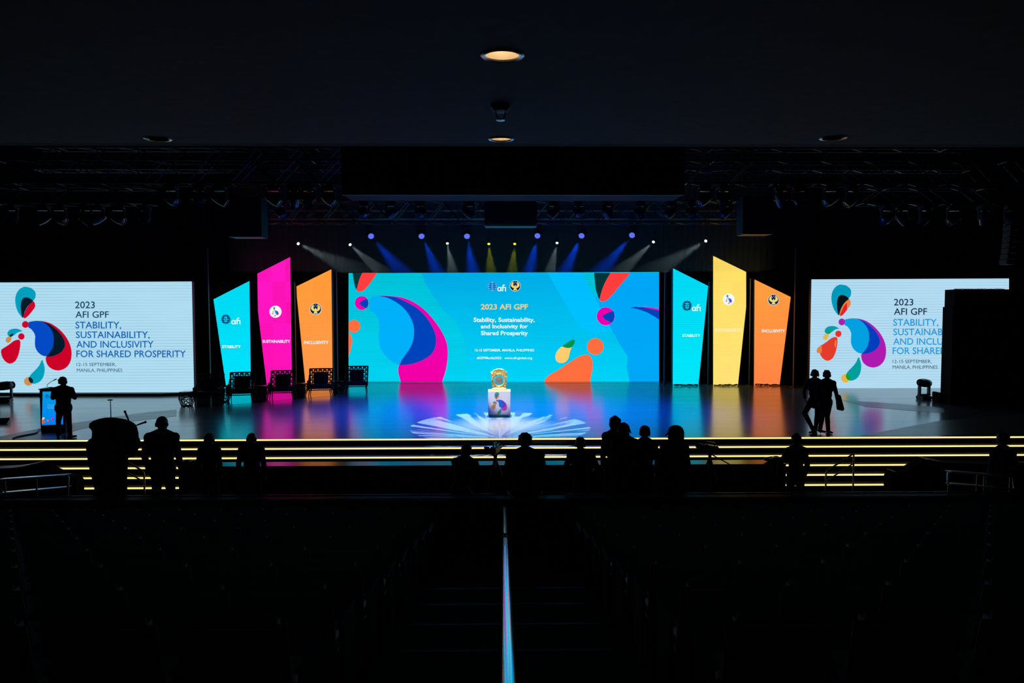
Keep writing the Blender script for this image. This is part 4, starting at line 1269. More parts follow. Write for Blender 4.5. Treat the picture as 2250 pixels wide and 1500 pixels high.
# ------------------------------------------------------------------ armchairs and side tables on the stage
def make_armchair():
    t = thing('armchair', 'x', 'armchair', (0, 0, 0), 0, 'woven armchairs on the stage')
    W, D, SH, BH = 0.96, 0.72, 0.40, 1.10
    # faces -y (towards the audience); the back stands at +y
    for sx, sy, lean in ((-1, -1, 0), (1, -1, 0.0), (-1, 1, 0.06), (1, 1, 0.06)):
        m = MB(); m.rod((sx * (W / 2 - 0.05) + sx * 0.02, sy * (D / 2 - 0.06) + lean, 0), (sx * (W / 2 - 0.07), sy * (D / 2 - 0.08), SH - 0.10), 0.016, 0.024, 8)
        m.build('leg', RATTAN, t, smooth=True)
    m = MB()                                             # woven apron round the seat
    for zz in (SH - 0.12, SH - 0.03):
        m.tube([(-W / 2, -D / 2, zz), (W / 2, -D / 2, zz), (W / 2, D / 2, zz), (-W / 2, D / 2, zz), (-W / 2, -D / 2, zz)], 0.020, 6)
    for k in range(13):
        x = -W / 2 + W * k / 12
        m.rod((x, -D / 2, SH - 0.13), (x + 0.02, -D / 2, SH - 0.02), 0.010, seg=5)
        y = -D / 2 + D * k / 12
        for sx in (-1, 1):
            m.rod((sx * W / 2, y, SH - 0.13), (sx * W / 2, y + 0.02, SH - 0.02), 0.010, seg=5)
    m.box(-W / 2 + 0.02, W / 2 - 0.02, -D / 2 + 0.02, D / 2 - 0.02, SH - 0.07, SH - 0.05)
    m.build('seat_frame', RATTAN, t)
    m = MB()                                             # woven lattice back, leaning and flaring
    def bk(u, v):                                        # u -1..1, v 0..1
        return Vector((u * (W / 2 - 0.03) * (1 + 0.06 * v), D / 2 - 0.06 + 0.20 * v - 0.05 * (1 - u * u) * -1 * v, SH - 0.08 + (BH - SH + 0.08) * v))
    for v_ in (0.0, 0.12, 0.25, 0.38, 0.51, 0.64, 0.77, 0.885, 1.0):
        m.tube([bk(-1 + 0.2 * i, v_) for i in range(11)], 0.030 if v_ in (0.0, 1.0) else 0.020, 6)
    for i in range(11):
        u_ = -1 + 0.2 * i
        m.tube([bk(u_, 0), bk(u_, 0.33), bk(u_, 0.66), bk(u_, 1.0)], 0.032 if i in (0, 10) else 0.021, 6)
    for i in range(10):
        for j in range(8):
            c = bk(-0.9 + 0.2 * i, 0.065 + 0.125 * j)
            if (i + j) % 2:
                m.ball(c, 0.024, 1.3, 0.6, 1.1, u=6, v=4)
    for i in range(11):
        m.ball(bk(-1 + 0.2 * i, 1.0), 0.026, u=6, v=4)
        m.ball(bk(-1, i / 10), 0.025, u=6, v=4); m.ball(bk(1, i / 10), 0.025, u=6, v=4)
    m.build('backrest', RATTAN, t)
    for sx in (-1, 1):
        m = MB()
        AZ = 0.66
        x = sx * (W / 2)
        top = [(x, D / 2 - 0.02, 0.86), (x, D / 2 - 0.16, 0.72), (x, D / 2 - 0.30, AZ), (x, -D / 2, AZ), (x, -D / 2 + 0.01, SH - 0.03)]
        m.tube(top, 0.022, 6)
        m.tube([(x, D / 2 - 0.1, AZ - 0.08), (x, -D / 2, AZ - 0.08)], 0.012, 6)
        m.tube([(x, D / 2 - 0.1, AZ - 0.16), (x, -D / 2, AZ - 0.16)], 0.012, 6)
        for k in range(11):
            y = -D / 2 + (D - 0.1) * k / 10
            m.rod((x, y, SH - 0.02), (x, y, AZ), 0.011, seg=5)
        m.build('armrest', RATTAN, t)
    m = MB(); m.rbox(-W / 2 + 0.05, W / 2 - 0.05, -D / 2 + 0.02, D / 2 - 0.10, SH - 0.04, SH + 0.10, 0.04, 3); m.build('seat_cushion', CUSH, t, smooth=True)
    tl = Matrix.Translation((0, D / 2 - 0.11, SH + 0.33)) @ Matrix.Rotation(-0.24, 4, 'X')
    m = MB(); m.rbox(-0.31, 0.31, -0.06, 0.06, -0.24, 0.26, 0.05, 3, tl); m.build('back_cushion', CUSH, t, smooth=True)
    return t
ch = make_armchair(); used = [False]
cl = ['leftmost of the five, by the left screen', 'in front of the leftmost cyan banner', 'in front of the magenta banner', 'in front of the left orange banner', 'rightmost of the five, at the centre screen edge']
for i, (px, py) in enumerate([(452, 889), (524, 883), (615, 877.5), (700, 871), (780, 863)]):
    q = PZ(px, py, ST)
    place(ch, used, (q.x, q.y + 0.3, ST), 0.22 - 0.02 * i, 'dark woven armchair with cushions, ' + cl[i])
def make_side():
    t = thing('side_table', 'x', 'side table', (0, 0, 0), 0, 'lattice side tables between the armchairs')
    m = MB()
    H, n = 0.56, 6
    rings = [(0.19, 0.014), (0.28, 0.28), (0.24, 0.53)]
    pts = [[Vector((r * math.cos(2 * PI * k / n), r * math.sin(2 * PI * k / n), z)) for k in range(n)] for r, z in rings]
    for ri in range(3):
        for k in range(n):
            m.rod(pts[ri][k], pts[ri][(k + 1) % n], 0.012, seg=6)
    random.seed(2)
    for ri in range(2):
        for k in range(n):
            a, b, c_, d = pts[ri][k], pts[ri][(k + 1) % n], pts[ri + 1][(k + 1) % n], pts[ri + 1][k]
            m.rod(a, d, 0.015, seg=6)
            m.rod(a, c_, 0.010, seg=5); m.rod(b, a.lerp(d, 0.6), 0.010, seg=5); m.rod(b.lerp(c_, 0.35), d.lerp(c_, 0.45), 0.009, seg=5)
            m.rod(d, b.lerp(c_, 0.5), 0.009, seg=5)
    m.build('lattice_body', RATTAN, t)
    m = MB(); m.lathe((0, 0, 0), [(0.0001, 0.535), (0.25, 0.535), (0.257, 0.546), (0.25, 0.558), (0.0001, 0.56)], 6); m.build('table_top', BLKG, t)
    return t
st_ = make_side(); used = [False]
tl_ = ['left of the leftmost armchair', 'between the first and second armchairs from the left', 'between the second and third armchairs from the left', 'between the third and fourth armchairs from the left', 'between the fourth and fifth armchairs from the left']
for i, (px, py) in enumerate([(405.5, 893.5), (487, 884), (573, 878), (658, 872), (741, 866)]):
    q = PZ(px, py, ST)
    place(st_, used, (q.x, q.y + 0.2, ST), 0.3 + i, 'dark lattice side table ' + tl_[i])

# ------------------------------------------------------------------ stair rails, side stairs, guard rails
def rails(name, label, Y, posts, ztops, zlow, r=0.022, z0=0.0):
    t = thing(name, label, 'handrail', (posts[0][0], Y, z0))
    (xa, za), (xb, zb) = posts
    m = MB(); m.tube([(xa, Y, z0), (xa, Y, za - 0.06), (xa + (xb - xa) * 0.02, Y, za - 0.02), (xa + (xb - xa) * 0.07, Y, za + (zb - za) * 0.07), (xb - (xb - xa) * 0.05, Y, zb - (zb - za) * 0.05), (xb, Y, zb - 0.02), (xb, Y, zb - 0.10), (xb, Y, z0)], r, 10)
    m.build('rail_frame', STEELD, t, t.location, smooth=True)
    m = MB(); m.rod((xa, Y, zlow[0]), (xb, Y, zlow[1]), r * 0.8); m.build('lower_rail', STEELD, t, t.location, smooth=True)
YR = 17.3
ra, rb = P(1815, 1035, YR), P(1876, 996, YR)
rails('stair_rail', 'slanted metal stair handrail in front of the lit steps, right side', YR, [(ra.x, ra.z), (rb.x, rb.z)], None, (P(1815, 1057, YR).z, P(1876, 1017.5, YR).z))
ra, rb = P(316.5, 1036, YR), P(256, 1000, YR)
rails('stair_rail', 'slanted metal stair handrail left of the man in a suit', YR, [(ra.x, ra.z), (rb.x, rb.z)], None, (P(316.5, 1058, YR).z, P(256, 1026, YR).z))
def wedge(label, pts, Y0, dep, tops):
    q = [P(x, y, Y0) for x, y in pts]
    t = thing('side_stair', label, 'stair block', (sum(p_.x for p_ in q) / len(q), Y0, 0))
    m = MB(); m.prism([(p_.x, Y0, max(p_.z, 0)) for p_ in q], (0, dep, 0)); m.build('stringer', VBLK, t, t.location)
    for (xa, ya, xb, yb) in tops:
        a, b = P(xa, ya, Y0), P(xb, yb, Y0)
        m = MB()
        for k in range(4):
            m.prism([(a.x, Y0 - 0.02 + 0.08 * k, a.z + 0.004), (b.x, Y0 - 0.02 + 0.08 * k, b.z + 0.004), (b.x, Y0 - 0.02 + 0.08 * k, b.z + 0.02), (a.x, Y0 - 0.02 + 0.08 * k, a.z + 0.02)], (0, 0.03, 0))
        m.build('edge_strip', STEELD, t, t.location)
wedge('black sloped side stair block in front of the lit steps, right side', [(1957, 1120), (1957, 1052), (1962, 1036), (1975, 1036), (1985, 1040), (2034, 1009), (2070, 1016), (2110, 1017), (2290, 1022), (2290, 1120)], 16.0, 0.3, [(1962, 1036, 1975, 1040), (2034, 1009.5, 2070, 1016)])
wedge('black side stair block with curved top edge, left side', [(-60, 1120), (-60, 1031), (0, 1031), (30, 1028.5), (55, 1025), (83, 1018), (92, 1019.5), (104, 1030), (140, 1046), (160, 1048), (168, 1060), (168, 1120)], 16.0, 0.3, [(-20, 1031, 30, 1028.5), (30, 1028.5, 55, 1025), (55, 1025, 83, 1018)])
GUARDM = mat('satin_steel', (0.75, 0.77, 0.8), 0.25, 1.0)
def guard(label, x0, x1, ya, yb, yc, yd, Ya, Yb, xm):
    a, b = P(x0, ya, Ya), P(x1, yb, Yb)
    c_, d = P(x0, yc, Ya), P(x1, yd, Yb)
    t = thing('guard_rail', label, 'guard rail', (a.x, Ya, CA))
    m = MB(); m.tube([c_, c_.lerp(a, 0.85), a + (b - a) * 0.015, b - (b - a) * 0.015, d.lerp(b, 0.85), d, c_], 0.018, 10); m.build('rail_loop', GUARDM, t, t.location, smooth=True)
    m = MB()
    for u, v in ((a, b), (c_, d)):
        o0, o1, o2 = Vector((0, -0.08, 0.008)), Vector((0, 0.08, -0.008)), Vector((0, 0, 0.022))
        m.hexa([u + o0, v + o0, v + o1, u + o1, u + o0 + o2, v + o0 + o2, v + o1 + o2, u + o1 + o2])
    m.build('flat_bar', GUARDM, t, t.location, smooth=True)
    for k in xm:
        p0, p1 = a.lerp(b, k), c_.lerp(d, k)
        m = MB(); m.rod((p0.x, p0.y + 0.03, p0.z), (p0.x, p0.y + 0.03, CA - 0.02), 0.014); m.build('post', STEELD, t, t.location, smooth=True)
guard('blue-lit double guard rail at the right, below the dark figure', 2083, 2227, 1036, 1047, 1063, 1074, 11.3, 11.15, (0.03, 0.47, 0.58, 0.97))
guard('blue-lit double guard rail at the lower left picture edge', 3, 150, 1054, 1044, 1084, 1071, 11.15, 11.3, (0.03, 0.5, 0.97))

# ------------------------------------------------------------------ centre handrail of the aisle
def hz_(D): return 4.2 - 0.232 * D
hx = 0.012
t = thing('aisle_handrail', 'shiny steel handrail running down the centre aisle between the seats', 'handrail', (hx, 2.0, back_top(2.0) - 0.95))
def railpts(a, b, n=12): return [(hx, a + (b - a) * i / n, hz_(a + (b - a) * i / n)) for i in range(n + 1)]
m = MB(); m.tube(railpts(0.35, 4.62), 0.0245, 24); m.build('rail', STEEL, t, t.location, smooth=True)
m = MB(); m.tube(railpts(5.45, 9.3) + [(hx, 9.42, hz_(9.42) - 0.02), (hx, 9.47, hz_(9.47) - 0.08)], 0.0225, 20); m.build('rail', STEEL, t, t.location, smooth=True)
m = MB(); m.tube(railpts(4.62, 5.45, 6), 0.018, 16); m.build('rail_sleeve', mat('rail_dark', (0.03, 0.025, 0.02), 0.3, 0.8), t, t.location, smooth=True)
for Y in (5.3, 9.1):
    m = MB(); m.torus((hx, Y, hz_(Y)), 0.036, 0.007, 'y', seg=24); m.ball((hx, Y, hz_(Y)), 0.028); m.build('joint', DARKM, t, t.location, smooth=True)
for Y in (2.0, 5.3, 9.1):
    m = MB(); m.rod((hx, Y, hz_(Y) - 0.02), (hx, Y, back_top(Y) - 1.05), 0.021, seg=12); m.build('post', STEELD, t, t.location, smooth=True)

# ------------------------------------------------------------------ theatre seats
ARML = mat('armrest_lacquer', (0.04, 0.04, 0.045), 0.3)
def make_seat():
    t = thing('theatre_seat', 'x', 'theatre seat', (0, 0, 0), 0)
    # origin on the row floor under the top of the backrest; faces +y
    tl = Matrix.Translation((0, 0.085, 0.60)) @ Matrix.Rotation(0.20, 4, 'X')
    m = MB(); m.rbox(-0.268, 0.268, -0.05, 0.05, -0.33, 0.36, 0.048, 4, tl); m.build('backrest', SEATF, t, smooth=True)
    m = MB(); m.rbox(-0.235, 0.235, 0.16, 0.62, 0.36, 0.47, 0.045, 3); m.build('seat', SEATF, t, smooth=True)
    m = MB(); m.rbox(-0.22, 0.22, 0.18, 0.58, 0.32, 0.36, 0.01, 1); m.build('seat_pan', BLK, t)
    for s_ in (-1, 1):
        m = MB(); m.rbox(s_ * 0.285 - 0.022, s_ * 0.285 + 0.022, 0.12, 0.54, 0.60, 0.63, 0.010, 2); m.build('armrest', ARML, t, smooth=True)
    for s_ in (-1, 1):
        m = MB(); m.rbox(s_ * 0.285 - 0.014, s_ * 0.285 + 0.014, 0.16, 0.50, 0.0, 0.60, 0.012, 1); m.build('side_panel', VBLK, t)
    return t
seat = make_seat(); used = [False]
CN = WN + ['thirteenth']
for k, Y in enumerate(rows):
    n = int((0.75 * Y * 1.04 - 1.0) / 0.62) + 2
    fz = back_top(Y) - 0.95
    for side, sx, x0_ in (('left', -1, -1.31), ('right', 1, 1.345)):
        for j in range(n):
            lab = f'dark theatre seat, {side} block, {CN[k]} row from the camera, {CN[j]} from the centre aisle'
            o = place(seat, used, (x0_ + sx * 0.62 * j, Y, fz), 0, lab)
            o['group'] = f'theatre seats in the {side} block'
# ------------------------------------------------------------------ people
def remeshed(mb, name, vox, mt, parent, smooth_it=2):
    me = mb.mesh(name)
    ob = bpy.data.objects.new(name, me)
    COL.objects.link(ob)
    r = ob.modifiers.new('r', 'REMESH')
    r.mode = 'VOXEL'
    r.voxel_size = vox
    sm = ob.modifiers.new('s', 'SMOOTH')
    sm.iterations = smooth_it
    sm.factor = 0.5
    dg = bpy.context.evaluated_depsgraph_get()
    me2 = bpy.data.meshes.new_from_object(ob.evaluated_get(dg))
    me2.materials.clear()
    me2.materials.append(mt)
    me2.polygons.foreach_set('use_smooth', [True] * len(me2.polygons))
    bpy.data.objects.remove(ob)
    bpy.data.meshes.remove(me)
    me2.name = name
    o = bpy.data.objects.new(name, me2)
    COL.objects.link(o)
    o.parent = parent
    return o
def V(*a): return Vector(a)
def person(label, loc, rz, h=1.74, lean=(0, 0), hip=None, head_turn=0.0, head_drop=0.0, armL=None, armR=None, legL=None, legR=None,
           wide=1.0, hair='short', top='jacket', topmat=None, extra=None, sleeve='long', headset=False, group=None, hs=1.13):
    """faces +y locally; left = -x. All joints are given as metres for h = 1.74 and scaled."""
    k = h / 1.74
    t = thing('person', label, 'person', loc, rz, group)
    lx, ly = lean
    pel = hip or V(0, 0, 0.93)
    chest = pel + V(lx * 0.7, ly * 0.7, 0.36)
    neck = pel + V(lx, ly, 0.56)
    hd = pel + V(lx * 1.1, ly * 1.2 + 0.02 + head_drop * 0.12, 0.715 - head_drop * 0.08)
    shw = 0.185 * wide
    legL = legL or (V(-0.12, 0.01, 0.50), V(-0.13, -0.02, 0.09), 0.1)
    legR = legR or (V(0.12, 0.01, 0.50), V(0.13, -0.02, 0.09), -0.1)
    armL = armL or (V(-0.245 * wide, -0.04, 1.14), V(-0.235 * wide, 0.05, 0.90))
    armR = armR or (V(0.245 * wide, -0.04, 1.14), V(0.235 * wide, 0.05, 0.90))
    hips = (pel + V(-0.09, 0, -0.02), pel + V(0.09, 0, -0.02))
    shs = (neck + V(-shw, -0.01, -0.06), neck + V(shw, -0.01, -0.06))
    def torso(m, g):
        m.ball(pel + V(0, -0.01, 0), 0.165 * wide + g, 1.0, 0.72, 0.8, 16, 10)
        m.ball(pel.lerp(chest, 0.5), 0.145 * wide + g, 1.02, 0.74, 1.25, 16, 10)
        m.ball(chest, 0.165 * wide + g, 1.06, 0.70, 1.15, 16, 10)
        for s in shs:
            m.cap(chest + V(0, 0, 0.10), s, 0.085 + g, 0.062 + g)
            m.ball(s, 0.066 + g)
        m.cap(shs[0] + V(0.03, 0, 0.015), neck + V(0, 0, 0.02), 0.05 + g, 0.062 + g)
        m.cap(shs[1] + V(-0.03, 0, 0.015), neck + V(0, 0, 0.02), 0.05 + g, 0.062 + g)
    def arm(m, s, a, g, upto=1.0):
        m.cap(s, a[0], 0.052 + g, 0.041 + g)
        m.cap(a[0], a[0].lerp(a[1], upto), 0.041 + g, 0.030 + g)
    def leg(m, hp, L, g):
        m.cap(hp, L[0], 0.088 * (0.5 + 0.5 * wide) + g, 0.056 + g)
        m.cap(L[0], L[0].lerp(L[1], 0.45), 0.054 + g, 0.054 + g)
        m.cap(L[0].lerp(L[1], 0.45), L[1], 0.054 + g, 0.036 + g)
    def hand(m, e, w, side):
        d = (w - e).normalized()
        # palm normal roughly towards the body
        n0 = V(-side, 0.15, 0.0)
        n0 = (n0 - d * n0.dot(d))
        n0 = n0.normalized() if n0.length > 0.05 else V(0, 1, 0)
        sd = d.cross(n0).normalized()          # across the knuckles
        if sd.y < 0:
            sd = -sd
        pc_ = w + d * 0.05
        for q in (-0.027, -0.009, 0.009, 0.027):
            m.cap(w + d * 0.005 + sd * q * 0.6, w + d * 0.088 + sd * q, 0.015, 0.0125, 8)
        for q, ln in zip((0.030, 0.010, -0.010, -0.029), (0.072, 0.082, 0.076, 0.060)):
            p0 = w + d * 0.088 + sd * q
            p1 = p0 + (d * 0.94 + n0 * 0.30 + sd * q * 1.5).normalized() * ln * 0.48
            p2 = p1 + (d * 0.74 + n0 * 0.66).normalized() * ln * 0.32
            p3 = p2 + (d * 0.45 + n0 * 0.88).normalized() * ln * 0.24
            m.cap(p0, p1, 0.0098, 0.0088, 8); m.cap(p1, p2, 0.0088, 0.008, 8); m.cap(p2, p3, 0.008, 0.007, 8)
        p0 = w + d * 0.025 + sd * 0.028
        p1 = p0 + (d * 0.62 + sd * 0.72 + n0 * 0.2).normalized() * 0.040
        p2 = p1 + (d * 0.9 + sd * 0.25 + n0 * 0.3).normalized() * 0.030
        m.cap(p0, p1, 0.014, 0.0115, 8); m.cap(p1, p2, 0.0115, 0.009, 8)
    Rh = Matrix.Rotation(head_turn, 3, 'Z') @ Matrix.Rotation(-head_drop * 0.5, 3, 'X')
    def H(x, y, z): return hd + Rh @ V(x * hs, y * hs, z * 1.06)
    # ---- the body, one surface
    m = MB()
    torso(m, 0.0)
    m.cap(neck + V(0, -0.005, 0.0), H(0, -0.015, -0.06), 0.064, 0.060)
    m.ball(H(0, -0.012, 0.025), 0.098, 0.80 * hs, 1.0 * hs, 1.10, 20, 14, Rh)
    m.ball(H(0, 0.02, -0.045), 0.062, 0.92 * hs, 1.0 * hs, 1.2, 16, 10, Rh)
    m.ball(H(0, 0.056, -0.088), 0.024, 1.2, 0.9, 0.8)                  # chin
    m.cap(H(0, 0.082, 0.01), H(0, 0.108, -0.026), 0.010, 0.015, 8)      # nose
    m.cap(H(-0.035, 0.075, 0.028), H(0.035, 0.075, 0.028), 0.011, 0.011, 8)  # brow
    m.cap(H(-0.018, 0.083, -0.057), H(0.018, 0.083, -0.057), 0.008, 0.008, 8)  # lips
    for s in (-1, 1):
        m.ball(H(s * 0.084, -0.008, -0.008), 0.030, 0.35, 0.65, 1.05, 10, 8, Rh)
    for s, sh_, a_ in ((-1, shs[0], armL), (1, shs[1], armR)):
        arm(m, sh_, a_, -0.004)
        hand(m, a_[0], a_[1], s)
    for hp, L in zip(hips, (legL, legR)):
        leg(m, hp, L, -0.008)
        f = V(math.sin(-L[2]), math.cos(L[2]), 0)
        m.cap(L[1], V(L[1].x, L[1].y, 0.05) + f * 0.02, 0.034, 0.032)
        m.cap(V(L[1].x, L[1].y, L[1].z - 0.045) - f * 0.02, V(L[1].x, L[1].y, L[1].z - 0.055) + f * 0.12, 0.032, 0.024)
    m.v = [v * k for v in m.v]
    remeshed(m, 'body', 0.0075 * k, SKIN, t, 1)
    # ---- eyes
    for s in (-1, 1):
        m = MB(); m.ball(H(s * 0.032, 0.079, 0.008), 0.0125); m.v = [v * k for v in m.v]; m.build('eye', EYE, t, smooth=True)
    # ---- clothes
    m = MB()
    g = 0.016
    torso(m, g)
    jl = 0.16 if top == 'jacket' else 0.08
    m.ball(pel + V(0, -0.01, -jl * 0.4), 0.172 * wide + g, 1.02, 0.76, 0.9 + jl, 16, 10)
    for sh_, a_ in zip(shs, (armL, armR)):
        if sleeve == 'long':
            arm(m, sh_, a_, g - 0.002, 0.96)
        else:
            m.cap(sh_, sh_.lerp(a_[0], 0.85), 0.056 + g, 0.054 + g)
    if top == 'jacket':
        m.cap(neck + V(-0.05, -0.02, 0.015), neck + V(0.05, -0.02, 0.015), 0.045, 0.045)
        for s in (-1, 1):
            m.cap(shs[0 if s < 0 else 1] + V(0, 0, 0.022), neck + V(s * 0.06, 0, 0.03), 0.050, 0.050)
    m.v = [v * k for v in m.v]
    remeshed(m, 'jacket' if top == 'jacket' else 'shirt', 0.013 * k, topmat or SUIT, t, 2)
    m = MB()
    for hp, L in zip(hips, (legL, legR)):
        leg(m, hp, (L[0], L[0].lerp(L[1], 0.96), 0), 0.014)
        m.cap(L[0].lerp(L[1], 0.6), L[0].lerp(L[1], 0.97), 0.058, 0.060)
    m.ball(pel + V(0, -0.01, -0.03), 0.172 * wide, 1.0, 0.74, 0.72, 16, 10)
    m.v = [v * k for v in m.v]
    remeshed(m, 'trousers', 0.013 * k, TROU, t, 2)
    for L in (legL, legR):
        m = MB()
        f = V(math.sin(-L[2]), math.cos(L[2]), 0)
        b = V(L[1].x, L[1].y, L[1].z - 0.052)
        m.cap(b - f * 0.055, b + f * 0.04, 0.041, 0.044, 10); m.cap(b + f * 0.04, b + f * 0.175, 0.044, 0.030, 10)
        m.cap(L[1] + V(0, 0, 0.0), b, 0.044, 0.044, 10)
        zmin = b.z - 0.036
        m.v = [V(v.x, v.y, max(v.z, zmin)) for v in m.v]
        m.v = [v * k for v in m.v]
        remeshed(m, 'shoe', 0.011 * k, SHOE, t, 1)
    # ---- hair
    m = MB()
    if hair == 'bald':
        for i in range(9):
            an = PI + PI * (i / 8)
            m.ball(H(0.074 * math.cos(an), -0.012 + 0.094 * math.sin(an), 0.0), 0.020, 1, 1, 1.9, 8, 6)
    elif hair in ('short', 'curly', 'bun', 'spiky'):
        m.ball(H(0, -0.022, 0.045), 0.104, 0.84 * hs, 1.0 * hs, 1.03, 20, 12, Rh)
        for i in range(11):
            an = PI * 0.93 + PI * 1.14 * (i / 10)
            m.ball(H(0.077 * math.cos(an), -0.014 + 0.096 * math.sin(an), 0.0), 0.024, 1, 1, 2.0, 8, 6)
        m.cap(H(-0.038, 0.046, 0.082), H(0.038, 0.046, 0.082), 0.022, 0.022)
        random.seed(len(label))
        n = {'short': 26, 'curly': 70, 'bun': 12, 'spiky': 26}[hair]
        for i in range(n):
            a = random.uniform(0, 2 * PI); e = random.uniform(0.05, 1.45)
            p_ = H(0.088 * math.cos(a) * math.cos(e), -0.022 + 0.104 * math.sin(a) * math.cos(e) * (1 if math.sin(a) < 0 else 0.75), 0.045 + 0.098 * math.sin(e))
            m.ball(p_, random.uniform(0.012, 0.016) * (1.25 if hair == 'curly' else 1))
        if hair == 'bun':
            m.ball(H(0.0, -0.10, 0.10), 0.032)
        if hair == 'spiky':
            m.cap(H(0.05, -0.01, 0.11), H(0.065, 0.0, 0.155), 0.022, 0.008)
    elif hair == 'long':
        m.ball(H(0, -0.022, 0.04), 0.106, 0.88 * hs, 1.02 * hs, 1.0, 20, 12, Rh)
        for i in range(9):
            an = PI * 0.96 + PI * 1.08 * (i / 8)
            a = H(0.084 * math.cos(an), -0.014 + 0.096 * math.sin(an), 0.03)
            m.cap(a, a + V(0.012 * math.cos(an), -0.01, -0.15), 0.030, 0.022)
    m.v = [v * k for v in m.v]
    remeshed(m, 'hair', 0.008 * k, HAIR, t, 1)
    if headset:
        m = MB()
        m.tube([H(0.09, 0, 0.0), H(0.085, -0.01, 0.06), H(0.05, -0.015, 0.115), H(0, -0.015, 0.135), H(-0.05, -0.015, 0.115), H(-0.085, -0.01, 0.06), H(-0.09, 0, 0.0)], 0.007, 6)
        for s in (-1, 1):
            m.ball(H(s * 0.092, 0, 0.0), 0.034, 0.45, 1, 1)
        m.tube([H(-0.095, 0.01, -0.02), H(-0.085, 0.07, -0.07), H(-0.05, 0.12, -0.08)], 0.006, 6)
        m.ball(H(-0.045, 0.122, -0.08), 0.014)
        m.v = [v * k for v in m.v]
        m.build('headset', BLK, t, smooth=True)
    return t, k

def standat(px, ytop, Y, z0, h=None):
    """feet under the head seen at px; returns the place and the standing height"""
    p_ = P(px, ytop, Y)
    return V(p_.x, Y, z0), (p_.z - z0)
FOLD = dict(armL=(V(-0.31, 0.02, 1.16), V(-0.10, 0.24, 1.20)), armR=(V(0.32, 0.02, 1.16), V(0.10, 0.24, 1.18)))
# man with curly hair before the stage lectern
q = PZ(136, 964.4, ST)
pt_, k_ = person('person with curly hair seen from behind, arms folded, standing in front of the stage lectern', (q.x, q.y + 0.12, ST), 0.05, 1.69, wide=1.28, hs=1.2,
       hair='curly', top='shirt', sleeve='short', legL=(V(-0.17, 0.02, 0.50), V(-0.15, -0.03, 0.09), 0.35), legR=(V(0.13, 0.02, 0.50), V(0.17, -0.02, 0.09), -0.45), **FOLD)
# couple walking at stage right
q = PZ(1790, 949, ST)
person('person with headset stepping with crossed legs, left of the pair at stage right', (q.x, q.y, ST), PI - 0.5, 1.80, hair='short', headset=True,
       lean=(0.02, 0.03), legL=(V(-0.06, 0.03, 0.50), V(-0.02, -0.06, 0.09), -0.2), legR=(V(0.26, 0.17, 0.55), V(0.02, 0.22, 0.09), -0.5),
       armL=(V(-0.24, -0.02, 1.15), V(-0.26, 0.10, 0.92)), armR=(V(0.30, -0.02, 1.14), V(0.26, 0.18, 0.98)))
q = PZ(1811, 951.5, ST)
pr, k_ = person('person with hair tuft carrying a jacket, right of the pair at stage right', (q.x, q.y - 0.05, ST), PI - 0.15, 1.80, hair='spiky',
       lean=(-0.01, 0.02), legL=(V(-0.05, 0.0, 0.50), V(-0.12, -0.12, 0.09), 0.3), legR=(V(0.12, 0.12, 0.52), V(0.14, 0.02, 0.13), 0.5),
       armL=(V(-0.28, 0.0, 1.14), V(-0.28, 0.12, 0.94)), armR=(V(0.26, -0.02, 1.15), V(0.24, 0.10, 0.92)))
m = MB()
for i in range(6):
    m.cap(V(-0.30 - 0.004 * i, 0.02 + 0.03 * i, 1.12), V(-0.36 - 0.012 * i, -0.02 + 0.035 * i, 0.74 + 0.01 * (i % 2)), 0.045, 0.05)
o = remeshed(m, 'folded_jacket', 0.014, CLOTH, None, 2)
o.location = pr.location; o.rotation_euler = pr.rotation_euler
tag(o, 'dark folded jacket hanging from the arm of the right person at stage right', 'jacket')
# audience side, cross aisle
AY = 12.55
def aisle(label, px, ytop, Y=AY, z0=CA, rz=0.0, hcap=None, **kw):
    loc_, hh = standat(px, ytop, Y, z0)
    return person(label, loc_, rz, hcap or hh / 1.01, **kw)
aisle('bald man in a dark suit standing right of the draped camera rig', 355, 917, hair='bald', wide=1.16)
aisle('short haired person standing low between the man in a suit and the next head', 459.5, 956, Y=12.9, hair='short', wide=0.95)
aisle('person with visible ear, second head right of the bald man in a suit', 552, 953, Y=12.7, hair='bald', wide=1.05)
aisle('crouching person operating the camera left of the aisle handrail', 1013, 971, Y=12.2, hair='short', hcap=1.62, wide=1.1, hip=V(-0.02, 0, 0.72), lean=(0.04, 0.16), head_drop=0.3,
      legL=(V(-0.16, 0.28, 0.46), V(-0.16, -0.05, 0.09), 0.1), legR=(V(0.16, 0.28, 0.46), V(0.16, -0.05, 0.09), -0.1),
      armL=(V(-0.22, 0.22, 0.98), V(0.02, 0.42, 1.06)), armR=(V(0.36, 0.16, 1.0), V(0.52, 0.36, 1.12)), rz=-0.3)
aisle('large head and broad shoulders of a person just right of the aisle handrail', 1154, 956, Y=11.35, hair='short', wide=1.3, hs=1.3)
aisle('bending person leaning forward between the broad figure and the tall standing pair', 1283, 978, Y=12.3, hair='short', wide=1.1, hcap=1.66, hip=V(0, 0, 0.78), lean=(-0.03, 0.20), head_drop=0.5,
      legL=(V(-0.16, 0.20, 0.46), V(-0.16, -0.05, 0.09), 0.1), legR=(V(0.16, 0.20, 0.46), V(0.16, -0.05, 0.09), -0.1),
      armL=(V(-0.36, 0.18, 0.98), V(-0.30, 0.40, 0.86)), armR=(V(0.30, 0.18, 1.0), V(0.24, 0.40, 0.92)))
aisle('tall person with grey shirt, left of the standing pair right of centre', 1350, 918.5, Y=12.9, hair='short', top='shirt', topmat=SHIRTG, wide=0.85, head_turn=0.5)
aisle('person in profile facing right, close beside the tall person in grey shirt', 1373.5, 933, Y=12.5, hair='short', wide=0.98, head_turn=-1.3, head_drop=0.1)
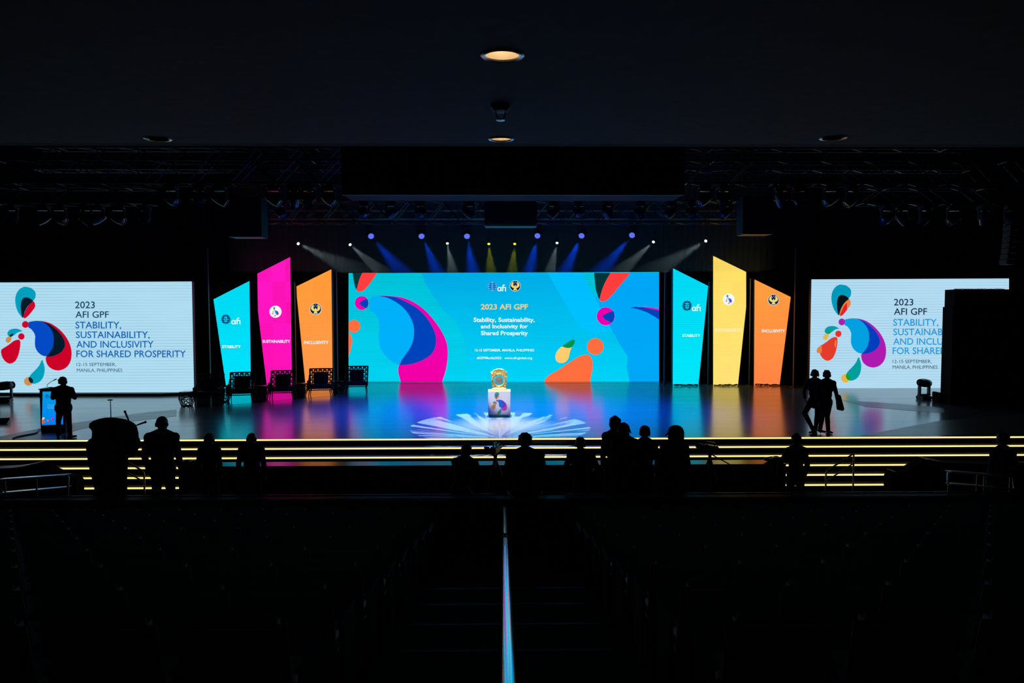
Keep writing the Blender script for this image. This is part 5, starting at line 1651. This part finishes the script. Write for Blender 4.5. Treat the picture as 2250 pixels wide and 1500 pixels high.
aisle('person with rounded hair standing third in the group right of centre', 1417, 939, Y=12.6, hair='short', wide=0.98)
aisle('person with thick hair turned left, rightmost of the group right of centre', 1482, 938.5, Y=11.6, hair='long', wide=0.85, hs=1.2, head_turn=1.2, z0=CA)
aisle('woman with a hair bun standing left of the right stair handrail', 1750, 956, Y=12.6, hair='bun', wide=0.92, headset=False,
      armL=(V(-0.32, 0.02, 1.16), V(-0.30, 0.16, 0.96)))
aisle('dark figure standing at the right picture edge above the blue guard rail', 2204, 955, Y=11.9, hair='short', wide=0.92)

# ------------------------------------------------------------------ cameras in the hall
def tripod(t, top, spread=0.42, floor=0.0, r=0.016):
    for i in range(3):
        an = 0.5 + 2 * PI * i / 3
        m = MB(); m.rod((0, 0, top), (spread * math.cos(an), spread * math.sin(an), floor + 0.01), r * 1.3, r, 8); m.build('leg', BLK, t, smooth=True)
    m = MB(); m.rod((0, 0, top - 0.25), (0, 0, top + 0.06), 0.03, seg=12); m.ball((0, 0, top + 0.06), 0.05); m.build('tripod_head', BLK, t, smooth=True)
# draped camera rig beside the bald man
RY = 11.6
a = P(246, 917, RY)
hb = a.z - CA
t = thing('camera_rig', 'tall black draped camera rig with two handles and a thin upright rod', 'camera', (a.x, RY, CA))
def rp(px, py, dy=0.0):
    p_ = P(px, py, RY)
    return V(p_.x - a.x, dy, p_.z - CA)
m = MB()
prof = [(196.8, 936), (199, 929), (206, 924), (218, 919.5), (232, 917.2), (246, 917), (262, 919), (277, 922), (290, 928), (297, 934), (300, 941), (302, 950), (302.5, 962), (306, 966), (309, 974), (301, 990), (293, 1003), (279, 1004), (278, 1040), (277, 1140), (211, 1140), (209, 1070), (204, 1050), (199, 1030), (194, 1005), (191, 985), (192, 972), (196, 966), (204, 961), (205, 945), (200, 941)]
pts = [rp(x, y, -0.05) for x, y in prof]
m.prism(pts, (0, 0.10, 0))
m.ball(rp(248, 947), 0.30, 1.0, 0.8, 0.55, 16, 10)
m.ball(rp(249, 985), 0.32, 1.0, 0.9, 0.8, 16, 10)
o = remeshed(m, 'draped_cover', 0.02, CLOTH, t, 3)
for lab_, (xa, ya), (xb, yb) in (('pan_handle', (284, 926), (274.5, 904)), ('pan_handle', (297, 935), (319.5, 927))):
    m = MB(); m.rod(rp(xa, ya), rp(xb, yb), 0.010, seg=10); p0, p1 = rp(xa, ya), rp(xb, yb); m.cap(p0.lerp(p1, 0.25), p0.lerp(p1, 0.9), 0.013, 0.016, 10); m.ball(p1, 0.021)
    m.build(lab_, BLK, t, smooth=True)
m = MB(); m.rod(rp(244, 920), rp(242.7, 880), 0.008, 0.006); m.build('upright_rod', BLK, t, smooth=True)
m = MB(); p0 = rp(242, 878.5); m.rbox(p0.x - 0.036, p0.x + 0.036, -0.02, 0.02, p0.z - 0.008, p0.z + 0.008, 0.004, 1); m.build('rod_plate', BLK, t)
# video cameras on tripods
def video_camera(label, px, py, Y, z0, rz):
    p_ = P(px, py, Y)
    t = thing('video_camera', label, 'camera', (p_.x, Y, z0), rz, 'video cameras on tripods in the hall')
    H_ = p_.z - z0
    tripod(t, H_ - 0.16)
    m = MB(); m.rbox(-0.06, 0.06, -0.17, 0.12, H_ - 0.08, H_ + 0.06, 0.02, 2); m.rbox(-0.02, 0.02, -0.12, 0.08, H_ + 0.095, H_ + 0.12, 0.008, 1)
    m.rod((0, -0.10, H_ + 0.05), (0, -0.10, H_ + 0.11), 0.01); m.rod((0, 0.06, H_ + 0.05), (0, 0.06, H_ + 0.11), 0.01); m.build('camera_body', BLKG, t)
    m = MB(); m.rod((0, 0.12, H_), (0, 0.30, H_), 0.042, 0.05, 16); m.build('lens', BLKG, t, smooth=True)
    m = MB(); m.rbox(-0.17, -0.07, -0.13, -0.115, H_ - 0.02, H_ + 0.06, 0.005, 1); m.build('viewfinder', BLKG, t)
    m = MB(); m.rod((0.03, 0, H_ - 0.12), (0.12, -0.36, H_ - 0.26), 0.010); m.build('pan_handle', BLK, t, smooth=True)
video_camera('small video camera on a tripod beside the crouching person near the aisle handrail', 1088, 986, 12.35, CA, -0.3)
video_camera('video camera on a slim tripod standing alone between the head group and stage right', 1560, 984, 12.6, CA, 0.6)
# things lying on the ends of the black barrier
def bundle(label, cat, name, px, py, mt, sx, sy, sz, seed):
    p_ = P(px, py, 15.38)
    random.seed(seed)
    m = MB()
    for i in range(9):
        m.ball((random.uniform(-sx, sx), random.uniform(-sy, sy), sz * random.uniform(0.3, 0.6)), sz * random.uniform(0.5, 0.9), random.uniform(1, 2.4), 1.1, 0.8, 10, 7)
    m.v = [V(v.x, v.y, max(v.z, 0.0)) for v in m.v]
    o = remeshed(m, name, 0.014, mt, None, 1)
    o.location = (p_.x, 15.38, PITZ + 0.026)
    tag(o, label, cat)
bundle('shiny crumpled plastic bundle at the left end of the black barrier', 'bundle', 'plastic_bundle', 421, 1020, PLASTIC, 0.18, 0.08, 0.10, 3)
bundle('small dark bag lying at the right end of the black barrier', 'bag', 'small_bag', 1706, 1018, BLKG, 0.14, 0.07, 0.12, 8)
